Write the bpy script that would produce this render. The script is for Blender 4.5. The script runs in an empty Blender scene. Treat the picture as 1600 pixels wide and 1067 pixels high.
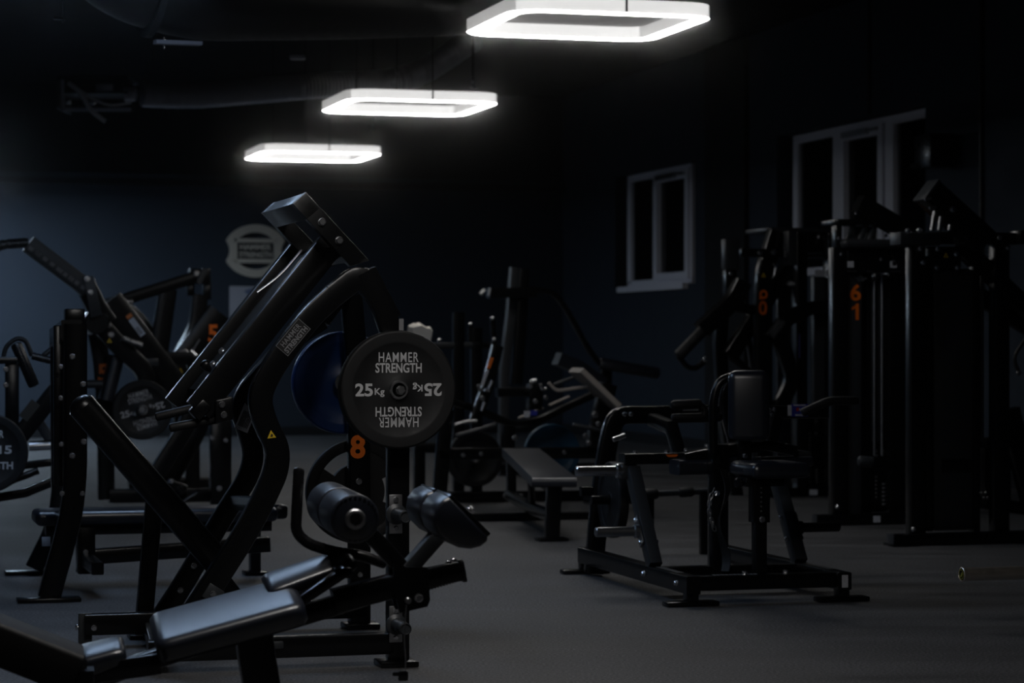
import bpy, bmesh, math, random
from mathutils import Vector, Matrix
random.seed(4)
sc = bpy.context.scene
COL = sc.collection
# ------------------------------------------------------------------ camera
F = 85.0 / 36.0 * 1600
EYE = Vector((0, 0, 1.25))
cam = bpy.data.objects.new('camera', bpy.data.cameras.new('camera'))
COL.objects.link(cam)
cam.location = EYE
cam.rotation_euler = (math.pi / 2, 0, 0)
cam.data.lens = 85
cam.data.sensor_width = 36
cam.data.sensor_fit = 'HORIZONTAL'
cam.data.clip_end = 200
cam.data.dof.use_dof = True
cam.data.dof.focus_distance = 9.4
cam.data.dof.aperture_fstop = 4.0
sc.camera = cam
# ------------------------------------------------------------------ world, exposure
wd = bpy.data.worlds.new('night')
sc.world = wd
wd.use_nodes = True
wd.node_tree.nodes['Background'].inputs[0].default_value = (0.35, 0.45, 0.6, 1)
wd.node_tree.nodes['Background'].inputs[1].default_value = 0.002
sc.view_settings.view_transform = 'Standard'
sc.view_settings.look = 'None'
sc.view_settings.exposure = 0.0
sc.view_settings.gamma = 1.0
sc.view_settings.use_curve_mapping = False
# thin haze in the air: very forward scattering, so lamps carry a soft halo
nt = wd.node_tree
vsn = nt.nodes.new('ShaderNodeVolumeScatter')
vsn.inputs['Color'].default_value = (1, 1, 1, 1)
vsn.inputs['Density'].default_value = 0.0032
vsn.inputs['Anisotropy'].default_value = 0.9965
nt.links.new(vsn.outputs[0], nt.nodes['World Output'].inputs['Volume'])
# lamp strengths: underside strip, outer and inner flanks
GLOW_UNDER, GLOW_OUT, GLOW_IN, GLOW_SIDE = 16.0, 0.72, 0.72, 0.32
SPILL = 1.0
# ------------------------------------------------------------------ directions of the room
TH = math.radians(15.8)
u = Vector((math.cos(TH), math.sin(TH), 0))       # along the back wall, to the right
v = Vector((-math.sin(TH), math.cos(TH), 0))      # along the window wall, away
Z = Vector((0, 0, 1))
CORNER = Vector((0.70, 33.2, 0))

def ray(px, py):
    return Vector(((px - 800) / F, 1, (533.5 - py) / F))
def P(px, py, Y):
    return EYE + ray(px, py) * Y
def ground(px, py):
    return P(px, py, 1.25 * F / (py - 533.5))
class Plane:
    """upright plane through p0 holding the horizontal direction d"""
    def __init__(s, p0, d):
        s.p0 = Vector(p0); s.d = d.normalized(); s.n = Vector((-s.d.y, s.d.x, 0))
    def at(s, px, py):
        r = ray(px, py)
        return EYE + r * (s.n.dot(s.p0 - EYE) / s.n.dot(r))
    def all(s, *pts):
        return [s.at(*p) for p in pts]
    def off(s, k):
        return Plane(s.p0 + s.n * k, s.d)

# ------------------------------------------------------------------ mesh builder
def fil(pts, rad=0.08, n=4, closed=False):
    """round the corners of a polyline"""
    out = [pts[0]]
    for i in range(1, len(pts) - 1):
        a, b, c = pts[i - 1], pts[i], pts[i + 1]
        la, lc = (a - b).length, (c - b).length
        k = min(rad, la * .48, lc * .48)
        p, q = b + (a - b).normalized() * k, b + (c - b).normalized() * k
        for j in range(n + 1):
            t = j / n
            out.append(p * (1 - t) ** 2 + b * 2 * t * (1 - t) + q * t * t)
    out.append(pts[-1])
    return out

class MB:
    def __init__(s):
        s.V = []; s.Fc = []
    def add(s, vs, fs):
        b = len(s.V)
        s.V += [Vector(x) for x in vs]
        s.Fc += [tuple(b + i for i in f) for f in fs]
        return s
    def rings(s, rs, caps=True, closed=False):
        n = len(rs[0]); vs = [p for r in rs for p in r]; fs = []
        m = len(rs)
        for i in range(m if closed else m - 1):
            for j in range(n):
                a, b = i * n + j, i * n + (j + 1) % n
                k = (i + 1) % m
                fs.append((a, b, k * n + (j + 1) % n, k * n + j))
        if caps and not closed:
            fs.append(tuple(range(n - 1, -1, -1)))
            fs.append(tuple((m - 1) * n + j for j in range(n)))
        return s.add(vs, fs)
    def sweep(s, pts, w, h, side=None, r=0.006, seg=2, fillet=0.0):
        """rectangular tube; w across (along side), h within the bend plane"""
        side = (side or v).normalized()
        if fillet: pts = fil(pts, fillet)
        r = min(r, w * .49, h * .49)
        prof = []
        for cx, cy, a0 in ((w/2-r, h/2-r, 0), (-w/2+r, h/2-r, 90), (-w/2+r, -h/2+r, 180), (w/2-r, -h/2+r, 270)):
            for k in range(seg + 1):
                a = math.radians(a0 + 90 * k / seg)
                prof.append((cx + r * math.cos(a), cy + r * math.sin(a)))
        rs = []
        for i, p in enumerate(pts):
            t0 = (pts[i] - pts[i-1]).normalized() if i else None
            t1 = (pts[i+1] - pts[i]).normalized() if i < len(pts) - 1 else None
            t = ((t0 or t1) + (t1 or t0)).normalized()
            b = t.cross(side).normalized()
            sd = b.cross(t).normalized()
            k = 1.0
            if t0 and t1: k = 1 / max(.35, t.dot(t0))
            rs.append([p + sd * x + b * (y * k) for x, y in prof])
        return s.rings(rs)
    def tube(s, pts, r, n=14, fillet=0.0, dome=False):
        if fillet: pts = fil(pts, fillet, 5)
        pts = [Vector(p) for p in pts]
        t = (pts[1] - pts[0]).normalized()
        x = t.orthogonal().normalized(); rs = []
        radii = [r] * len(pts)
        if dome:
            d0, d1 = (pts[1]-pts[0]).normalized(), (pts[-1]-pts[-2]).normalized()
            pts = [pts[0] - d0*r*.5, pts[0] - d0*r*.35] + pts + [pts[-1] + d1*r*.35, pts[-1] + d1*r*.5]
            radii = [r*.45, r*.85] + radii + [r*.85, r*.45]
        for i, p in enumerate(pts):
            a = pts[i] - pts[i-1] if i else pts[1] - pts[0]
            b = pts[i+1] - pts[i] if i < len(pts) - 1 else a
            t = (a.normalized() + b.normalized()).normalized()
            x = (x - t * x.dot(t)).normalized(); y = t.cross(x)
            rs.append([p + (x * math.cos(2*math.pi*k/n) + y * math.sin(2*math.pi*k/n)) * radii[i] for k in range(n)])
        return s.rings(rs)
    def lathe(s, o, ax, prof, n=40, closed=False):
        """prof: list of (radius, distance along axis)"""
        ax = ax.normalized(); x = ax.orthogonal().normalized(); y = ax.cross(x)
        rs = [[o + ax * h + (x * math.cos(2*math.pi*k/n) + y * math.sin(2*math.pi*k/n)) * max(r, 1e-4) for k in range(n)] for r, h in prof]
        return s.rings(rs, caps=not closed, closed=closed)
    def box(s, c, ax, size, bev=0.0, seg=2):
        bm = bmesh.new()
        bmesh.ops.create_cube(bm, size=1)
        bmesh.ops.scale(bm, vec=Vector(size), verts=bm.verts)
        if bev:
            bmesh.ops.bevel(bm, geom=list(bm.edges), offset=bev, segments=seg, profile=.5, affect='EDGES')
        bm.verts.index_update()
        X, Y, W = [a.normalized() for a in ax]
        vs = [c + X * q.co.x + Y * q.co.y + W * q.co.z for q in bm.verts]
        fs = [tuple(q.index for q in f.verts) for f in bm.faces]
        bm.free()
        return s.add(vs, fs)
    def prism(s, outline, d, bev=0.0):
        """outline: planar points, thickness vector d"""
        n = len(outline)
        if not bev:
            return s.rings([list(outline), [p + d for p in outline]])
        c = sum(outline, Vector()) / n
        def ins(k): return [p + (c - p).normalized() * k for p in outline]
        dn = d.normalized()
        return s.rings([[p for p in ins(bev)], [p + dn * bev * .3 for p in ins(bev * .3)], [p + dn * bev for p in outline],
                        [p + d - dn * bev for p in outline], [p + d - dn * bev * .3 for p in ins(bev * .3)], [p + d for p in ins(bev)]])
    def build(s, name, mat, origin=Vector((0, 0, 0)), parent=None, angle=35):
        me = bpy.data.meshes.new(name)
        me.from_pydata([tuple(p - origin) for p in s.V], [], s.Fc)
        bm = bmesh.new(); bm.from_mesh(me)
        bmesh.ops.recalc_face_normals(bm, faces=bm.faces)
        bm.to_mesh(me); bm.free()
        for f in me.polygons: f.use_smooth = True
        me.set_sharp_from_angle(angle=math.radians(angle))
        me.materials.append(mat)
        o = bpy.data.objects.new(name, me)
        COL.objects.link(o)
        if parent: o.parent = parent
        else: o.location = origin
        return o

ORIG = {}
def thing(name, label, cat, base, group=None):
    o = bpy.data.objects.new(name, None)
    o.empty_display_size = .1
    COL.objects.link(o)
    o.location = base; ORIG[o] = Vector(base)
    o['label'] = label; o['category'] = cat
    if group: o['group'] = group
    return o
def part(th, name, mb, mat, label=None, angle=35):
    o = mb.build(name, mat, ORIG[th], th, angle)
    ORIG[o] = ORIG[th]
    if label: o['label'] = label
    return o
def single(name, mb, mat, label, cat, base, group=None):
    o = mb.build(name, mat, Vector(base))
    o['label'] = label; o['category'] = cat
    if group: o['group'] = group
    ORIG[o] = Vector(base)
    return o
def struct(name, mb, mat, parent=None, base=Vector((0, 0, 0))):
    o = mb.build(name, mat, Vector(base), parent)
    o['kind'] = 'structure'
    ORIG[o] = Vector(base)
    return o
def bolt(th, p, n, r=.011, mat=None):
    n = n.normalized()
    m = MB().lathe(p - n * .002, n, [(r * 1.12, 0), (r * 1.12, .003), (r * 1.08, .004), (r * .9, .0042)], 16)
    m.lathe(p, n, [(r, 0), (r, r * .75), (r * .8, r * .95)], 6)
    return part(th, 'bolt', m, mat or CHROME)

def text_mesh(body, c, right, up, w, h, mat, th, name='lettering', bold=0.02, thick=.0012, spacing=1.0, lines=None):
    """flat lettering fitted to w by h around the point c"""
    cu = bpy.data.curves.new(name, 'FONT')
    cu.body = body; cu.offset = bold; cu.extrude = 0.0; cu.space_character = spacing
    cu.space_line = .78 if '\n' in body else 1
    cu.align_x = 'CENTER'; cu.resolution_u = 4
    o = bpy.data.objects.new(name, cu); COL.objects.link(o)
    bpy.context.view_layer.update()
    dg = bpy.context.evaluated_depsgraph_get()
    me = bpy.data.meshes.new_from_object(o.evaluated_get(dg))
    bpy.data.objects.remove(o); bpy.data.curves.remove(cu)
    xs = [q.co.x for q in me.vertices]; ys = [q.co.y for q in me.vertices]
    x0, x1, y0, y1 = min(xs), max(xs), min(ys), max(ys)
    right, up = right.normalized(), up.normalized(); n = right.cross(up).normalized()
    vs = [c + right * ((q.co.x - x0) / (x1 - x0) - .5) * w + up * ((q.co.y - y0) / (y1 - y0) - .5) * h for q in me.vertices]
    fs = [tuple(f.vertices) for f in me.polygons]
    bpy.data.meshes.remove(me)
    m = MB()
    nb = len(vs)
    m.add([p + n * thick for p in vs], fs)
    # skirt so the letters have thickness
    cnt = {}
    for f in fs:
        for i in range(len(f)):
            e = (f[i], f[(i + 1) % len(f)])
            cnt[tuple(sorted(e))] = cnt.get(tuple(sorted(e)), []) + [e]
    m.add(vs, [])
    for k, es in cnt.items():
        if len(es) == 1:
            a, b = es[0]
            m.Fc.append((b, a, nb + a, nb + b))
    return part(th, name, m, mat)
def sticker(th, name, c, right, up, w, h, mat, thick=.0015, label=None):
    n = right.cross(up).normalized()
    return part(th, name, MB().box(c + n * thick / 2, (right, up, n), (w, h, thick)), mat, label)
def triangle(th, c, right, up, size):
    n = right.normalized().cross(up.normalized())
    s3 = size
    pts = [c + right * (-s3/2) - up * s3 * .38, c + right * (s3/2) - up * s3 * .38, c + up * s3 * .5]
    o = part(th, 'warning_sticker', MB().prism(pts, n * .0012), YELLOW, 'yellow triangular warning sticker')
    q = c + n * .0012
    part(o, 'symbol', MB().prism([q + right * (-s3*.17) - up * s3*.22, q + right * (s3*.1) - up*s3*.26, q + right*(s3*.2) - up*s3*.02, q - right*(s3*.02) + up*s3*.12, q - right*s3*.06 - up*s3*.05], n * .0006), BLACKINK)
    return o

# ------------------------------------------------------------------ materials
def mat(name, col, rough=.5, metal=0.0, spec=.5, rvar=0.0, nscale=30, bump=0.0, bscale=200, cvar=0.0, coat=0.0, sheen=0.0):
    m = bpy.data.materials.new(name); m.use_nodes = True
    nt = m.node_tree; b = nt.nodes['Principled BSDF']
    b.inputs['Base Color'].default_value = (*col, 1)
    b.inputs['Roughness'].default_value = rough
    b.inputs['Metallic'].default_value = metal
    b.inputs['Specular IOR Level'].default_value = spec
    b.inputs['Coat Weight'].default_value = coat
    b.inputs['Coat Roughness'].default_value = .15
    tc = nt.nodes.new('ShaderNodeTexCoord')
    if rvar or cvar:
        no = nt.nodes.new('ShaderNodeTexNoise'); no.inputs['Scale'].default_value = nscale; no.inputs['Detail'].default_value = 5
        nt.links.new(tc.outputs['Object'], no.inputs['Vector'])
        if rvar:
            mr = nt.nodes.new('ShaderNodeMapRange')
            mr.inputs['From Min'].default_value = .3; mr.inputs['From Max'].default_value = .7
            mr.inputs['To Min'].default_value = rough - rvar; mr.inputs['To Max'].default_value = rough + rvar
            nt.links.new(no.outputs['Fac'], mr.inputs['Value']); nt.links.new(mr.outputs['Result'], b.inputs['Roughness'])
        if cvar:
            cr = nt.nodes.new('ShaderNodeMapRange')
            cr.inputs['From Min'].default_value = .3; cr.inputs['From Max'].default_value = .7
            cr.inputs['To Min'].default_value = 1 - cvar; cr.inputs['To Max'].default_value = 1 + cvar
            mx = nt.nodes.new('ShaderNodeVectorMath'); mx.operation = 'SCALE'
            mx.inputs[0].default_value = col
            nt.links.new(no.outputs['Fac'], cr.inputs['Value']); nt.links.new(cr.outputs['Result'], mx.inputs['Scale'])
            nt.links.new(mx.outputs['Vector'], b.inputs['Base Color'])
    if bump:
        nb = nt.nodes.new('ShaderNodeTexNoise'); nb.inputs['Scale'].default_value = bscale; nb.inputs['Detail'].default_value = 3
        bp = nt.nodes.new('ShaderNodeBump'); bp.inputs['Strength'].default_value = bump; bp.inputs['Distance'].default_value = .002
        nt.links.new(tc.outputs['Object'], nb.inputs['Vector'])
        nt.links.new(nb.outputs['Fac'], bp.inputs['Height']); nt.links.new(bp.outputs['Normal'], b.inputs['Normal'])
    return m
def emit(name, col, k):
    m = bpy.data.materials.new(name); m.use_nodes = True
    nt = m.node_tree; b = nt.nodes['Principled BSDF']
    b.inputs['Base Color'].default_value = (.8, .8, .8, 1)
    b.inputs['Emission Color'].default_value = (*col, 1)
    b.inputs['Emission Strength'].default_value = k
    no = nt.nodes.new('ShaderNodeTexNoise'); no.inputs['Scale'].default_value = 3
    mr = nt.nodes.new('ShaderNodeMapRange')
    mr.inputs['To Min'].default_value = k * .97; mr.inputs['To Max'].default_value = k * 1.03
    nt.links.new(no.outputs['Fac'], mr.inputs['Value']); nt.links.new(mr.outputs['Result'], b.inputs['Emission Strength'])
    return m

STEEL = mat('black powder coated steel', (.004, .0042, .0047), .25, 0, .42, .01, 10)
STEELG = mat('grey powder coated steel', (.030, .033, .037), .40, 0, .5, .03, 14, .04, 600)
CHROME = mat('chrome', (.80, .81, .84), .24, 1, .5, .01, 10)
DULL = mat('zinc plated steel', (.42, .42, .43), .36, 1, .5, .03, 20)
LEATHER = mat('black vinyl upholstery', (.011, .0135, .021), .31, 0, 1.0, .004, 12)
LITGREY = mat('lit grey edge', (.34, .30, .27), .6, 0, .4, .06, 12, .08, 300)  # pale tone paints in the light caught by pad and rail edges
RUBBER = mat('black rubber', (.007, .007, .0075), .6, 0, .4, .08, 30, .15, 260)
BLUERUB = mat('blue rubber', (.006, .036, .15), .38, 0, .45, .06, 30, .1, 260)
TEALRUB = mat('teal blue rubber', (.006, .05, .10), .45, 0, .45, .06, 30, .1, 260)
LETTER = mat('grey plate lettering', (.52, .52, .53), .6, 0, .3, .05, 30)
DIMLETTER = mat('dim printed lettering', (.20, .20, .21), .6, 0, .3, .05, 30)
ORANGE = mat('orange sticker vinyl', (.85, .17, .010), .5, 0, .4, .05, 30)
YELLOW = mat('yellow sticker vinyl', (.62, .42, .02), .5, 0, .4, .05, 30)
WHITE = mat('white label paper', (.55, .56, .60), .6, 0, .3, .05, 60, 0, 1, .1)
BLACKINK = mat('black ink', (.012, .012, .012), .6, 0, .3, .03)
BLUEINK = mat('blue print', (.03, .04, .32), .5, 0, .4, .03, 60)
REDINK = mat('red print', (.4, .03, .04), .5, 0, .4, .03, 60)
PLASTIC = mat('black plastic', (.006, .006, .007), .28, 0, .5, .05, 30)
SHROUD = mat('smoked grey shroud panel', (.030, .032, .036), .38, 0, .4, .06, 6)
PVC = mat('white window plastic', (.82, .82, .90), .45, 0, .4, .05, 20)
CLOTH = mat('white cotton towel', (.92, .87, .80), .9, 0, .2, .05, 50, .5, 400)
EMBLEM = mat('brushed brass metal', (.74, .69, .60), .5, .3, .5, .08, 40)
DUCT = mat('aluminium flexible duct', (.40, .42, .48), .40, .6, .5, .1, 20)
DARKDUCT = mat('black painted duct', (.012, .012, .013), .40, 0, .5, .06, 20)
GALV = mat('galvanised sheet', (.50, .52, .60), .45, .5, .5, .1, 20)
CABLE = mat('grey cable sheath', (.62, .64, .70), .5, 0, .4, .04, 20)
STRAP = mat('black nylon strap', (.012, .012, .012), .5, 0, .5, .05, 200, .4, 600)
POSTERPAPER = mat('poster paper', (.42, .42, .47), .5, 0, .4, .05, 6)
# ------------------------------------------------------------------ the room
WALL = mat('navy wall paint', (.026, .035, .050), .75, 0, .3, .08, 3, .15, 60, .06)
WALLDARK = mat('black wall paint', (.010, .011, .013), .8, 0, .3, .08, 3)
CEIL = mat('black ceiling paint', (.006, .006, .007), .9, 0, .2, .05, 3)

def floor_material():
    m = mat('speckled rubber floor', (.05, .05, .052), .62, 0, .35)
    nt = m.node_tree; b = nt.nodes['Principled BSDF']; L = nt.links.new
    tc = nt.nodes.new('ShaderNodeTexCoord')
    big = nt.nodes.new('ShaderNodeTexNoise'); big.inputs['Scale'].default_value = 1.1; big.inputs['Detail'].default_value = 6
    sp = nt.nodes.new('ShaderNodeTexNoise'); sp.inputs['Scale'].default_value = 85; sp.inputs['Detail'].default_value = 2
    st = nt.nodes.new('ShaderNodeTexNoise'); st.inputs['Scale'].default_value = 2.2; st.inputs['Detail'].default_value = 4
    mp = nt.nodes.new('ShaderNodeMapping'); mp.inputs['Rotation'].default_value = (0, 0, -TH); mp.inputs['Scale'].default_value = (.35, 2.2, 1)
    for n in (big, sp): L(tc.outputs['Object'], n.inputs['Vector'])
    L(tc.outputs['Object'], mp.inputs['Vector']); L(mp.outputs['Vector'], st.inputs['Vector'])
    a = nt.nodes.new('ShaderNodeMapRange'); a.inputs['From Min'].default_value = .3; a.inputs['From Max'].default_value = .7
    a.inputs['To Min'].default_value = .8; a.inputs['To Max'].default_value = 1.2; L(big.outputs['Fac'], a.inputs['Value'])
    c = nt.nodes.new('ShaderNodeMapRange'); c.inputs['From Min'].default_value = .3; c.inputs['From Max'].default_value = .7
    c.inputs['To Min'].default_value = .75; c.inputs['To Max'].default_value = 1.25; L(st.outputs['Fac'], c.inputs['Value'])
    d = nt.nodes.new('ShaderNodeMapRange'); d.inputs['From Min'].default_value = .4; d.inputs['From Max'].default_value = .75
    d.inputs['To Min'].default_value = .55; d.inputs['To Max'].default_value = 2.3; L(sp.outputs['Fac'], d.inputs['Value'])
    m1 = nt.nodes.new('ShaderNodeMath'); m1.operation = 'MULTIPLY'; L(a.outputs[0], m1.inputs[0]); L(c.outputs[0], m1.inputs[1])
    m2 = nt.nodes.new('ShaderNodeMath'); m2.operation = 'MULTIPLY'; L(m1.outputs[0], m2.inputs[0]); L(d.outputs[0], m2.inputs[1])
    vs = nt.nodes.new('ShaderNodeVectorMath'); vs.operation = 'SCALE'; vs.inputs[0].default_value = (.072, .072, .075)
    L(m2.outputs[0], vs.inputs['Scale']); L(vs.outputs['Vector'], b.inputs['Base Color'])
    r = nt.nodes.new('ShaderNodeMapRange'); r.inputs['To Min'].default_value = .5; r.inputs['To Max'].default_value = .72
    L(st.outputs['Fac'], r.inputs['Value']); L(r.outputs[0], b.inputs['Roughness'])
    bp = nt.nodes.new('ShaderNodeBump'); bp.inputs['Strength'].default_value = .25; bp.inputs['Distance'].default_value = .002
    L(sp.outputs['Fac'], bp.inputs['Height']); L(bp.outputs['Normal'], b.inputs['Normal'])
    return m
FLOOR = floor_material()

def RM(s, t, z=0):
    """room coordinates: s metres right of the far right corner along u, t metres back toward the viewer"""
    return CORNER + u * s - v * t + Z * z
def tpx(px, off=0.0):
    """distance t along the window wall (pushed off metres outward) seen at column px"""
    k = (px - 800) / F
    c = CORNER + u * off
    return (c.x - k * c.y) / (v.x - k * v.y)
CH = 4.6
SL, TB = -14.0, 36.5          # left wall, back of the room
def slab(s0, s1, t0, t1, z0, z1):
    return MB().box((RM(s0, t0, z0) + RM(s1, t1, z1)) / 2, (u, v, Z), (abs(s1 - s0), abs(t1 - t0), abs(z1 - z0)))
struct('floor', slab(SL - .2, .4, -.2, TB + .2, -.2, 0), FLOOR)
struct('ceiling', slab(SL - .2, .4, -.2, TB + .2, CH, CH + .2), CEIL)
struct('wall_back', slab(SL - .2, .3, -.2, 0, 0, CH), WALL)
struct('wall_left', slab(SL - .2, SL, 0, TB, 0, CH), WALLDARK)
struct('wall_front', slab(SL, 0, TB, TB + .2, 0, CH), WALLDARK)
# window wall with two openings
a0, a1 = tpx(961), tpx(1086)
b0, b1 = tpx(1214), tpx(1446)
W1Z, W2Z = (1.93, 3.36), (1.93, 3.43)
wm = MB()
for t0, t1, z0, z1 in ((-.2, a0, 0, CH), (a0, a1, 0, W1Z[0]), (a0, a1, W1Z[1], CH), (a1, b0, 0, CH), (b0, b1, 0, W2Z[0]), (b0, b1, W2Z[1], CH), (b1, TB + .2, 0, CH)):
    q = slab(0, .3, t0, t1, z0, z1); wm.add(q.V, q.Fc)
struct('wall_right', wm, WALL)
struct('trim_1', slab(-.05, 0, tpx(1101, -.05), tpx(1163, -.05), 0, CH), WALLDARK)      # black pilaster
# ledge along the back wall: pale strip above a black beam
struct('trim_2', slab(SL, 0, 0, .14, 3.29, 3.37), WALLDARK)
struct('trim_3', slab(SL, 0, 0, .12, 3.37, 3.44), WALL)
struct('upper_wall_shade', slab(SL, 0, 0, .012, 3.44, CH), WALLDARK)  # thin black slab paints the wall's fade into dark above the ledge
struct('baseboard_back', slab(SL, 0, 0, .02, 0, .12), WALLDARK)
struct('baseboard_right', slab(-.02, 0, .02, TB, 0, .12), WALLDARK)

def glass():
    m = bpy.data.materials.new('window glass'); m.use_nodes = True
    nt = m.node_tree; nt.nodes.remove(nt.nodes['Principled BSDF'])
    out = nt.nodes['Material Output']
    g = nt.nodes.new('ShaderNodeBsdfGlossy'); g.inputs['Roughness'].default_value = .03
    t = nt.nodes.new('ShaderNodeBsdfTransparent'); t.inputs['Color'].default_value = (.8, .83, .85, 1)
    f = nt.nodes.new('ShaderNodeFresnel'); f.inputs['IOR'].default_value = 1.5
    x = nt.nodes.new('ShaderNodeMixShader')
    nt.links.new(f.outputs[0], x.inputs[0]); nt.links.new(t.outputs[0], x.inputs[1]); nt.links.new(g.outputs[0], x.inputs[2])
    nt.links.new(x.outputs[0], out.inputs[0])
    return m
GLASS = glass()
def window(n, t0, t1, z0, z1, muls, off, sash, sill):
    """frame between t0 (far) and t1 (near); muls: list of (t, width)"""
    c = lambda s, t, z: RM(s, t, z)
    fw, d = .085, .07
    m = MB()
    def bar(ta, tb, za, zb, dd=0.0, depth=d):
        q = slab(off - dd, off - dd + depth, ta, tb, za, zb); m.add(q.V, q.Fc)
    bar(t0, t1, z1 - fw, z1); bar(t0, t1, z0, z0 + fw)
    bar(t0, t0 + fw * 1.6, z0, z1); bar(t1 - fw * 1.3, t1, z0, z1)
    root = struct(f'window_{n}', m, PVC)
    for t, w in muls:
        struct('mullion', slab(off - .012, off + d, t - w / 2, t + w / 2, z0 + fw, z1 - fw), PVC, root)
    # opening sash
    ta, tb = sash
    m = MB()
    for q in (slab(off - .03, off + .03, ta, tb, z0 + .06, z0 + .15), slab(off - .03, off + .03, ta, tb, z1 - .16, z1 - .06),
              slab(off - .03, off + .03, ta, ta + .10, z0 + .15, z1 - .16), slab(off - .03, off + .03, tb - .12, tb, z0 + .15, z1 - .16)):
        m.add(q.V, q.Fc)
    sh = struct('window_sash', m, PVC, root)
    # tilt hardware at the sash head
    m = MB(); q = slab(off - .07, off - .03, ta + .12, (ta + tb) / 2 + .2, z1 - .14, z1 - .08); m.add(q.V, q.Fc)
    q = slab(off - .055, off - .03, (ta + tb) / 2, tb - .1, z1 - .12, z1 - .09); m.add(q.V, q.Fc)
    struct('window_hardware', m, DULL, root)
    struct('window_pane', slab(off + .03, off + .036, t0 + .03, t1 - .03, z0 + .04, z1 - .04), GLASS, root)
    if sill:
        struct('window_sill', slab(-.07, off + .02, t0, t1 + .06, z0 - .06, z0 + .01), PVC, root)
    return root
O1 = .07
t0, t1 = tpx(980, O1), tpx(1081, O1)
tm = tpx(1024, O1)
window(1, t0, t1, W1Z[0] + .0, W1Z[1] - .01, [(tm, .12)], O1, (tm + .03, t1 - .06), True)
O2 = .11
t0, t1 = tpx(1239, O2), tpx(1446, O2) + .35
window(2, t0, t1, W2Z[0], W2Z[1] - .01, [(tpx(1309, O2), .2), (tpx(1391, O2), .18)], O2, (tpx(1316, O2), tpx(1383, O2)), False)

# wall mounted speaker, conduit
sp0 = RM(-.02, tpx(1476, -.1), 2.95)
t = thing('wall_speaker', 'black box speaker mounted high on the wall right of the wide window', 'speaker', sp0)
part(t, 'cabinet', MB().box(sp0 - u * .17, (u, v, Z), (.26, .34, .3), .02), PLASTIC)
part(t, 'bracket', MB().sweep([sp0, sp0 - u * .06 - Z * .12, sp0 - u * .36 + v * .12 - Z * .13], .05, .012, Z), STEELG)
cd = tpx(1533, -.02)
single('wall_conduit', MB().tube([RM(-.02, cd, 1.6), RM(-.02, cd, CH - .02)], .018), DARKDUCT, 'thin black vertical pipe running up the wall right of the speaker', 'pipe', RM(-.02, cd, 1.6))
cd = tpx(1357, -.02)
single('wall_conduit', MB().tube([RM(-.02, cd, W2Z[1] + .02), RM(-.02, cd, CH - .02)], .012), DARKDUCT, 'thin black cable drop running up the wall above the wide window', 'pipe', RM(-.02, cd, W2Z[1]))

# ------------------------------------------------------------------ ring lamps
M_UNDER = emit('lamp diffuser underside', (1, .985, .96), GLOW_UNDER)
M_OUT = emit('lamp diffuser outer flank', (1, .99, .975), GLOW_OUT)
M_IN = emit('lamp diffuser inner flank', (1, .99, .975), GLOW_IN)
M_SIDE = emit('lamp diffuser dim flank', (1, .99, .975), GLOW_SIDE)
HOUSING = mat('white lamp housing', (.55, .55, .55), .6, 0, .3, .05, 20)
def rrect(c, a, b, h, r, z, n=8):
    pts = []
    for sx, sy, a0 in ((1, 1, 0), (-1, 1, 90), (-1, -1, 180), (1, -1, 270)):
        for k in range(n + 1):
            w = math.radians(a0 + 90 * k / n)
            pts.append(c + a * (sx * (h - r) + r * math.cos(w)) + b * (sy * (h - r) + r * math.sin(w)) + Z * z)
    return pts
def ring_lamp(c, label, group, under=None, side=1.26, band=.10, hh=.083):
    """square ring lamp, c is the centre of its underside"""
    h = side / 2; ri = .12
    th = thing('ring_lamp', label, 'ceiling lamp', c, group)
    m = MB().rings([rrect(c, u, v, h, .2, hh), rrect(c, u, v, h - band, ri, hh)], caps=False)
    m.rings([rrect(c, u, v, h - band, ri, hh - .004), rrect(c, u, v, h - band, ri, hh)], caps=True)
    part(th, 'housing', m, HOUSING)
    part(th, 'outer_diffuser', MB().rings([rrect(c, u, v, h, .2, 0.006), rrect(c, u, v, h, .2, hh)], caps=False), M_OUT)
    part(th, 'inner_diffuser', MB().rings([rrect(c, u, v, h - band, ri, 0.006), rrect(c, u, v, h - band, ri, hh - .002)], caps=False), M_IN)
    for o in th.children:
        if 'er_diffuser' in o.name:
            o.data.materials.append(M_SIDE)
            for f in o.data.polygons:
                if abs(f.normal.dot(u)) > .8: f.material_index = 1  # grazing-angle falloff baked in as weaker glow on these flanks
    part(th, 'lower_diffuser', MB().rings([rrect(c, u, v, h, .2, .006), rrect(c, u, v, h - .012, .19, 0), rrect(c, u, v, h - band + .012, ri + .01, 0), rrect(c, u, v, h - band, ri, .006)], caps=False), under or M_UNDER)
    for k in (-1, 1):
        for q in (-v * (h + .004), v * (h + .004)):
            if k == 1 or q.dot(v) > 0:
                b = c + u * (k * .05 if k == 1 else -.3) + q
                cb = part(th, 'suspension_cable', MB().tube([b + Z * .03, Vector((b.x, b.y, CH - .004))], .006, 8), STEEL)
                part(cb, 'clamp', MB().box(b + Z * .045, (u, v, Z), (.014, .014, .07)), DULL)
    return th
GRP = None
lampz = 1.25 + 1.92
L1 = P(915, 533.5 - 488, 14.75); L1.z = lampz
L2 = P(638, 0, 19.9); L2.z = lampz
L3 = P(488, 0, 25.2); L3.z = lampz
ring_lamp(L1, 'largest square ring lamp glowing white, cut by the top edge of the photo', GRP)
ring_lamp(L2, 'middle glowing square ring lamp of the row of three', GRP)
ring_lamp(L3, 'smallest and farthest glowing square ring lamp of the row of three', GRP)
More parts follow.
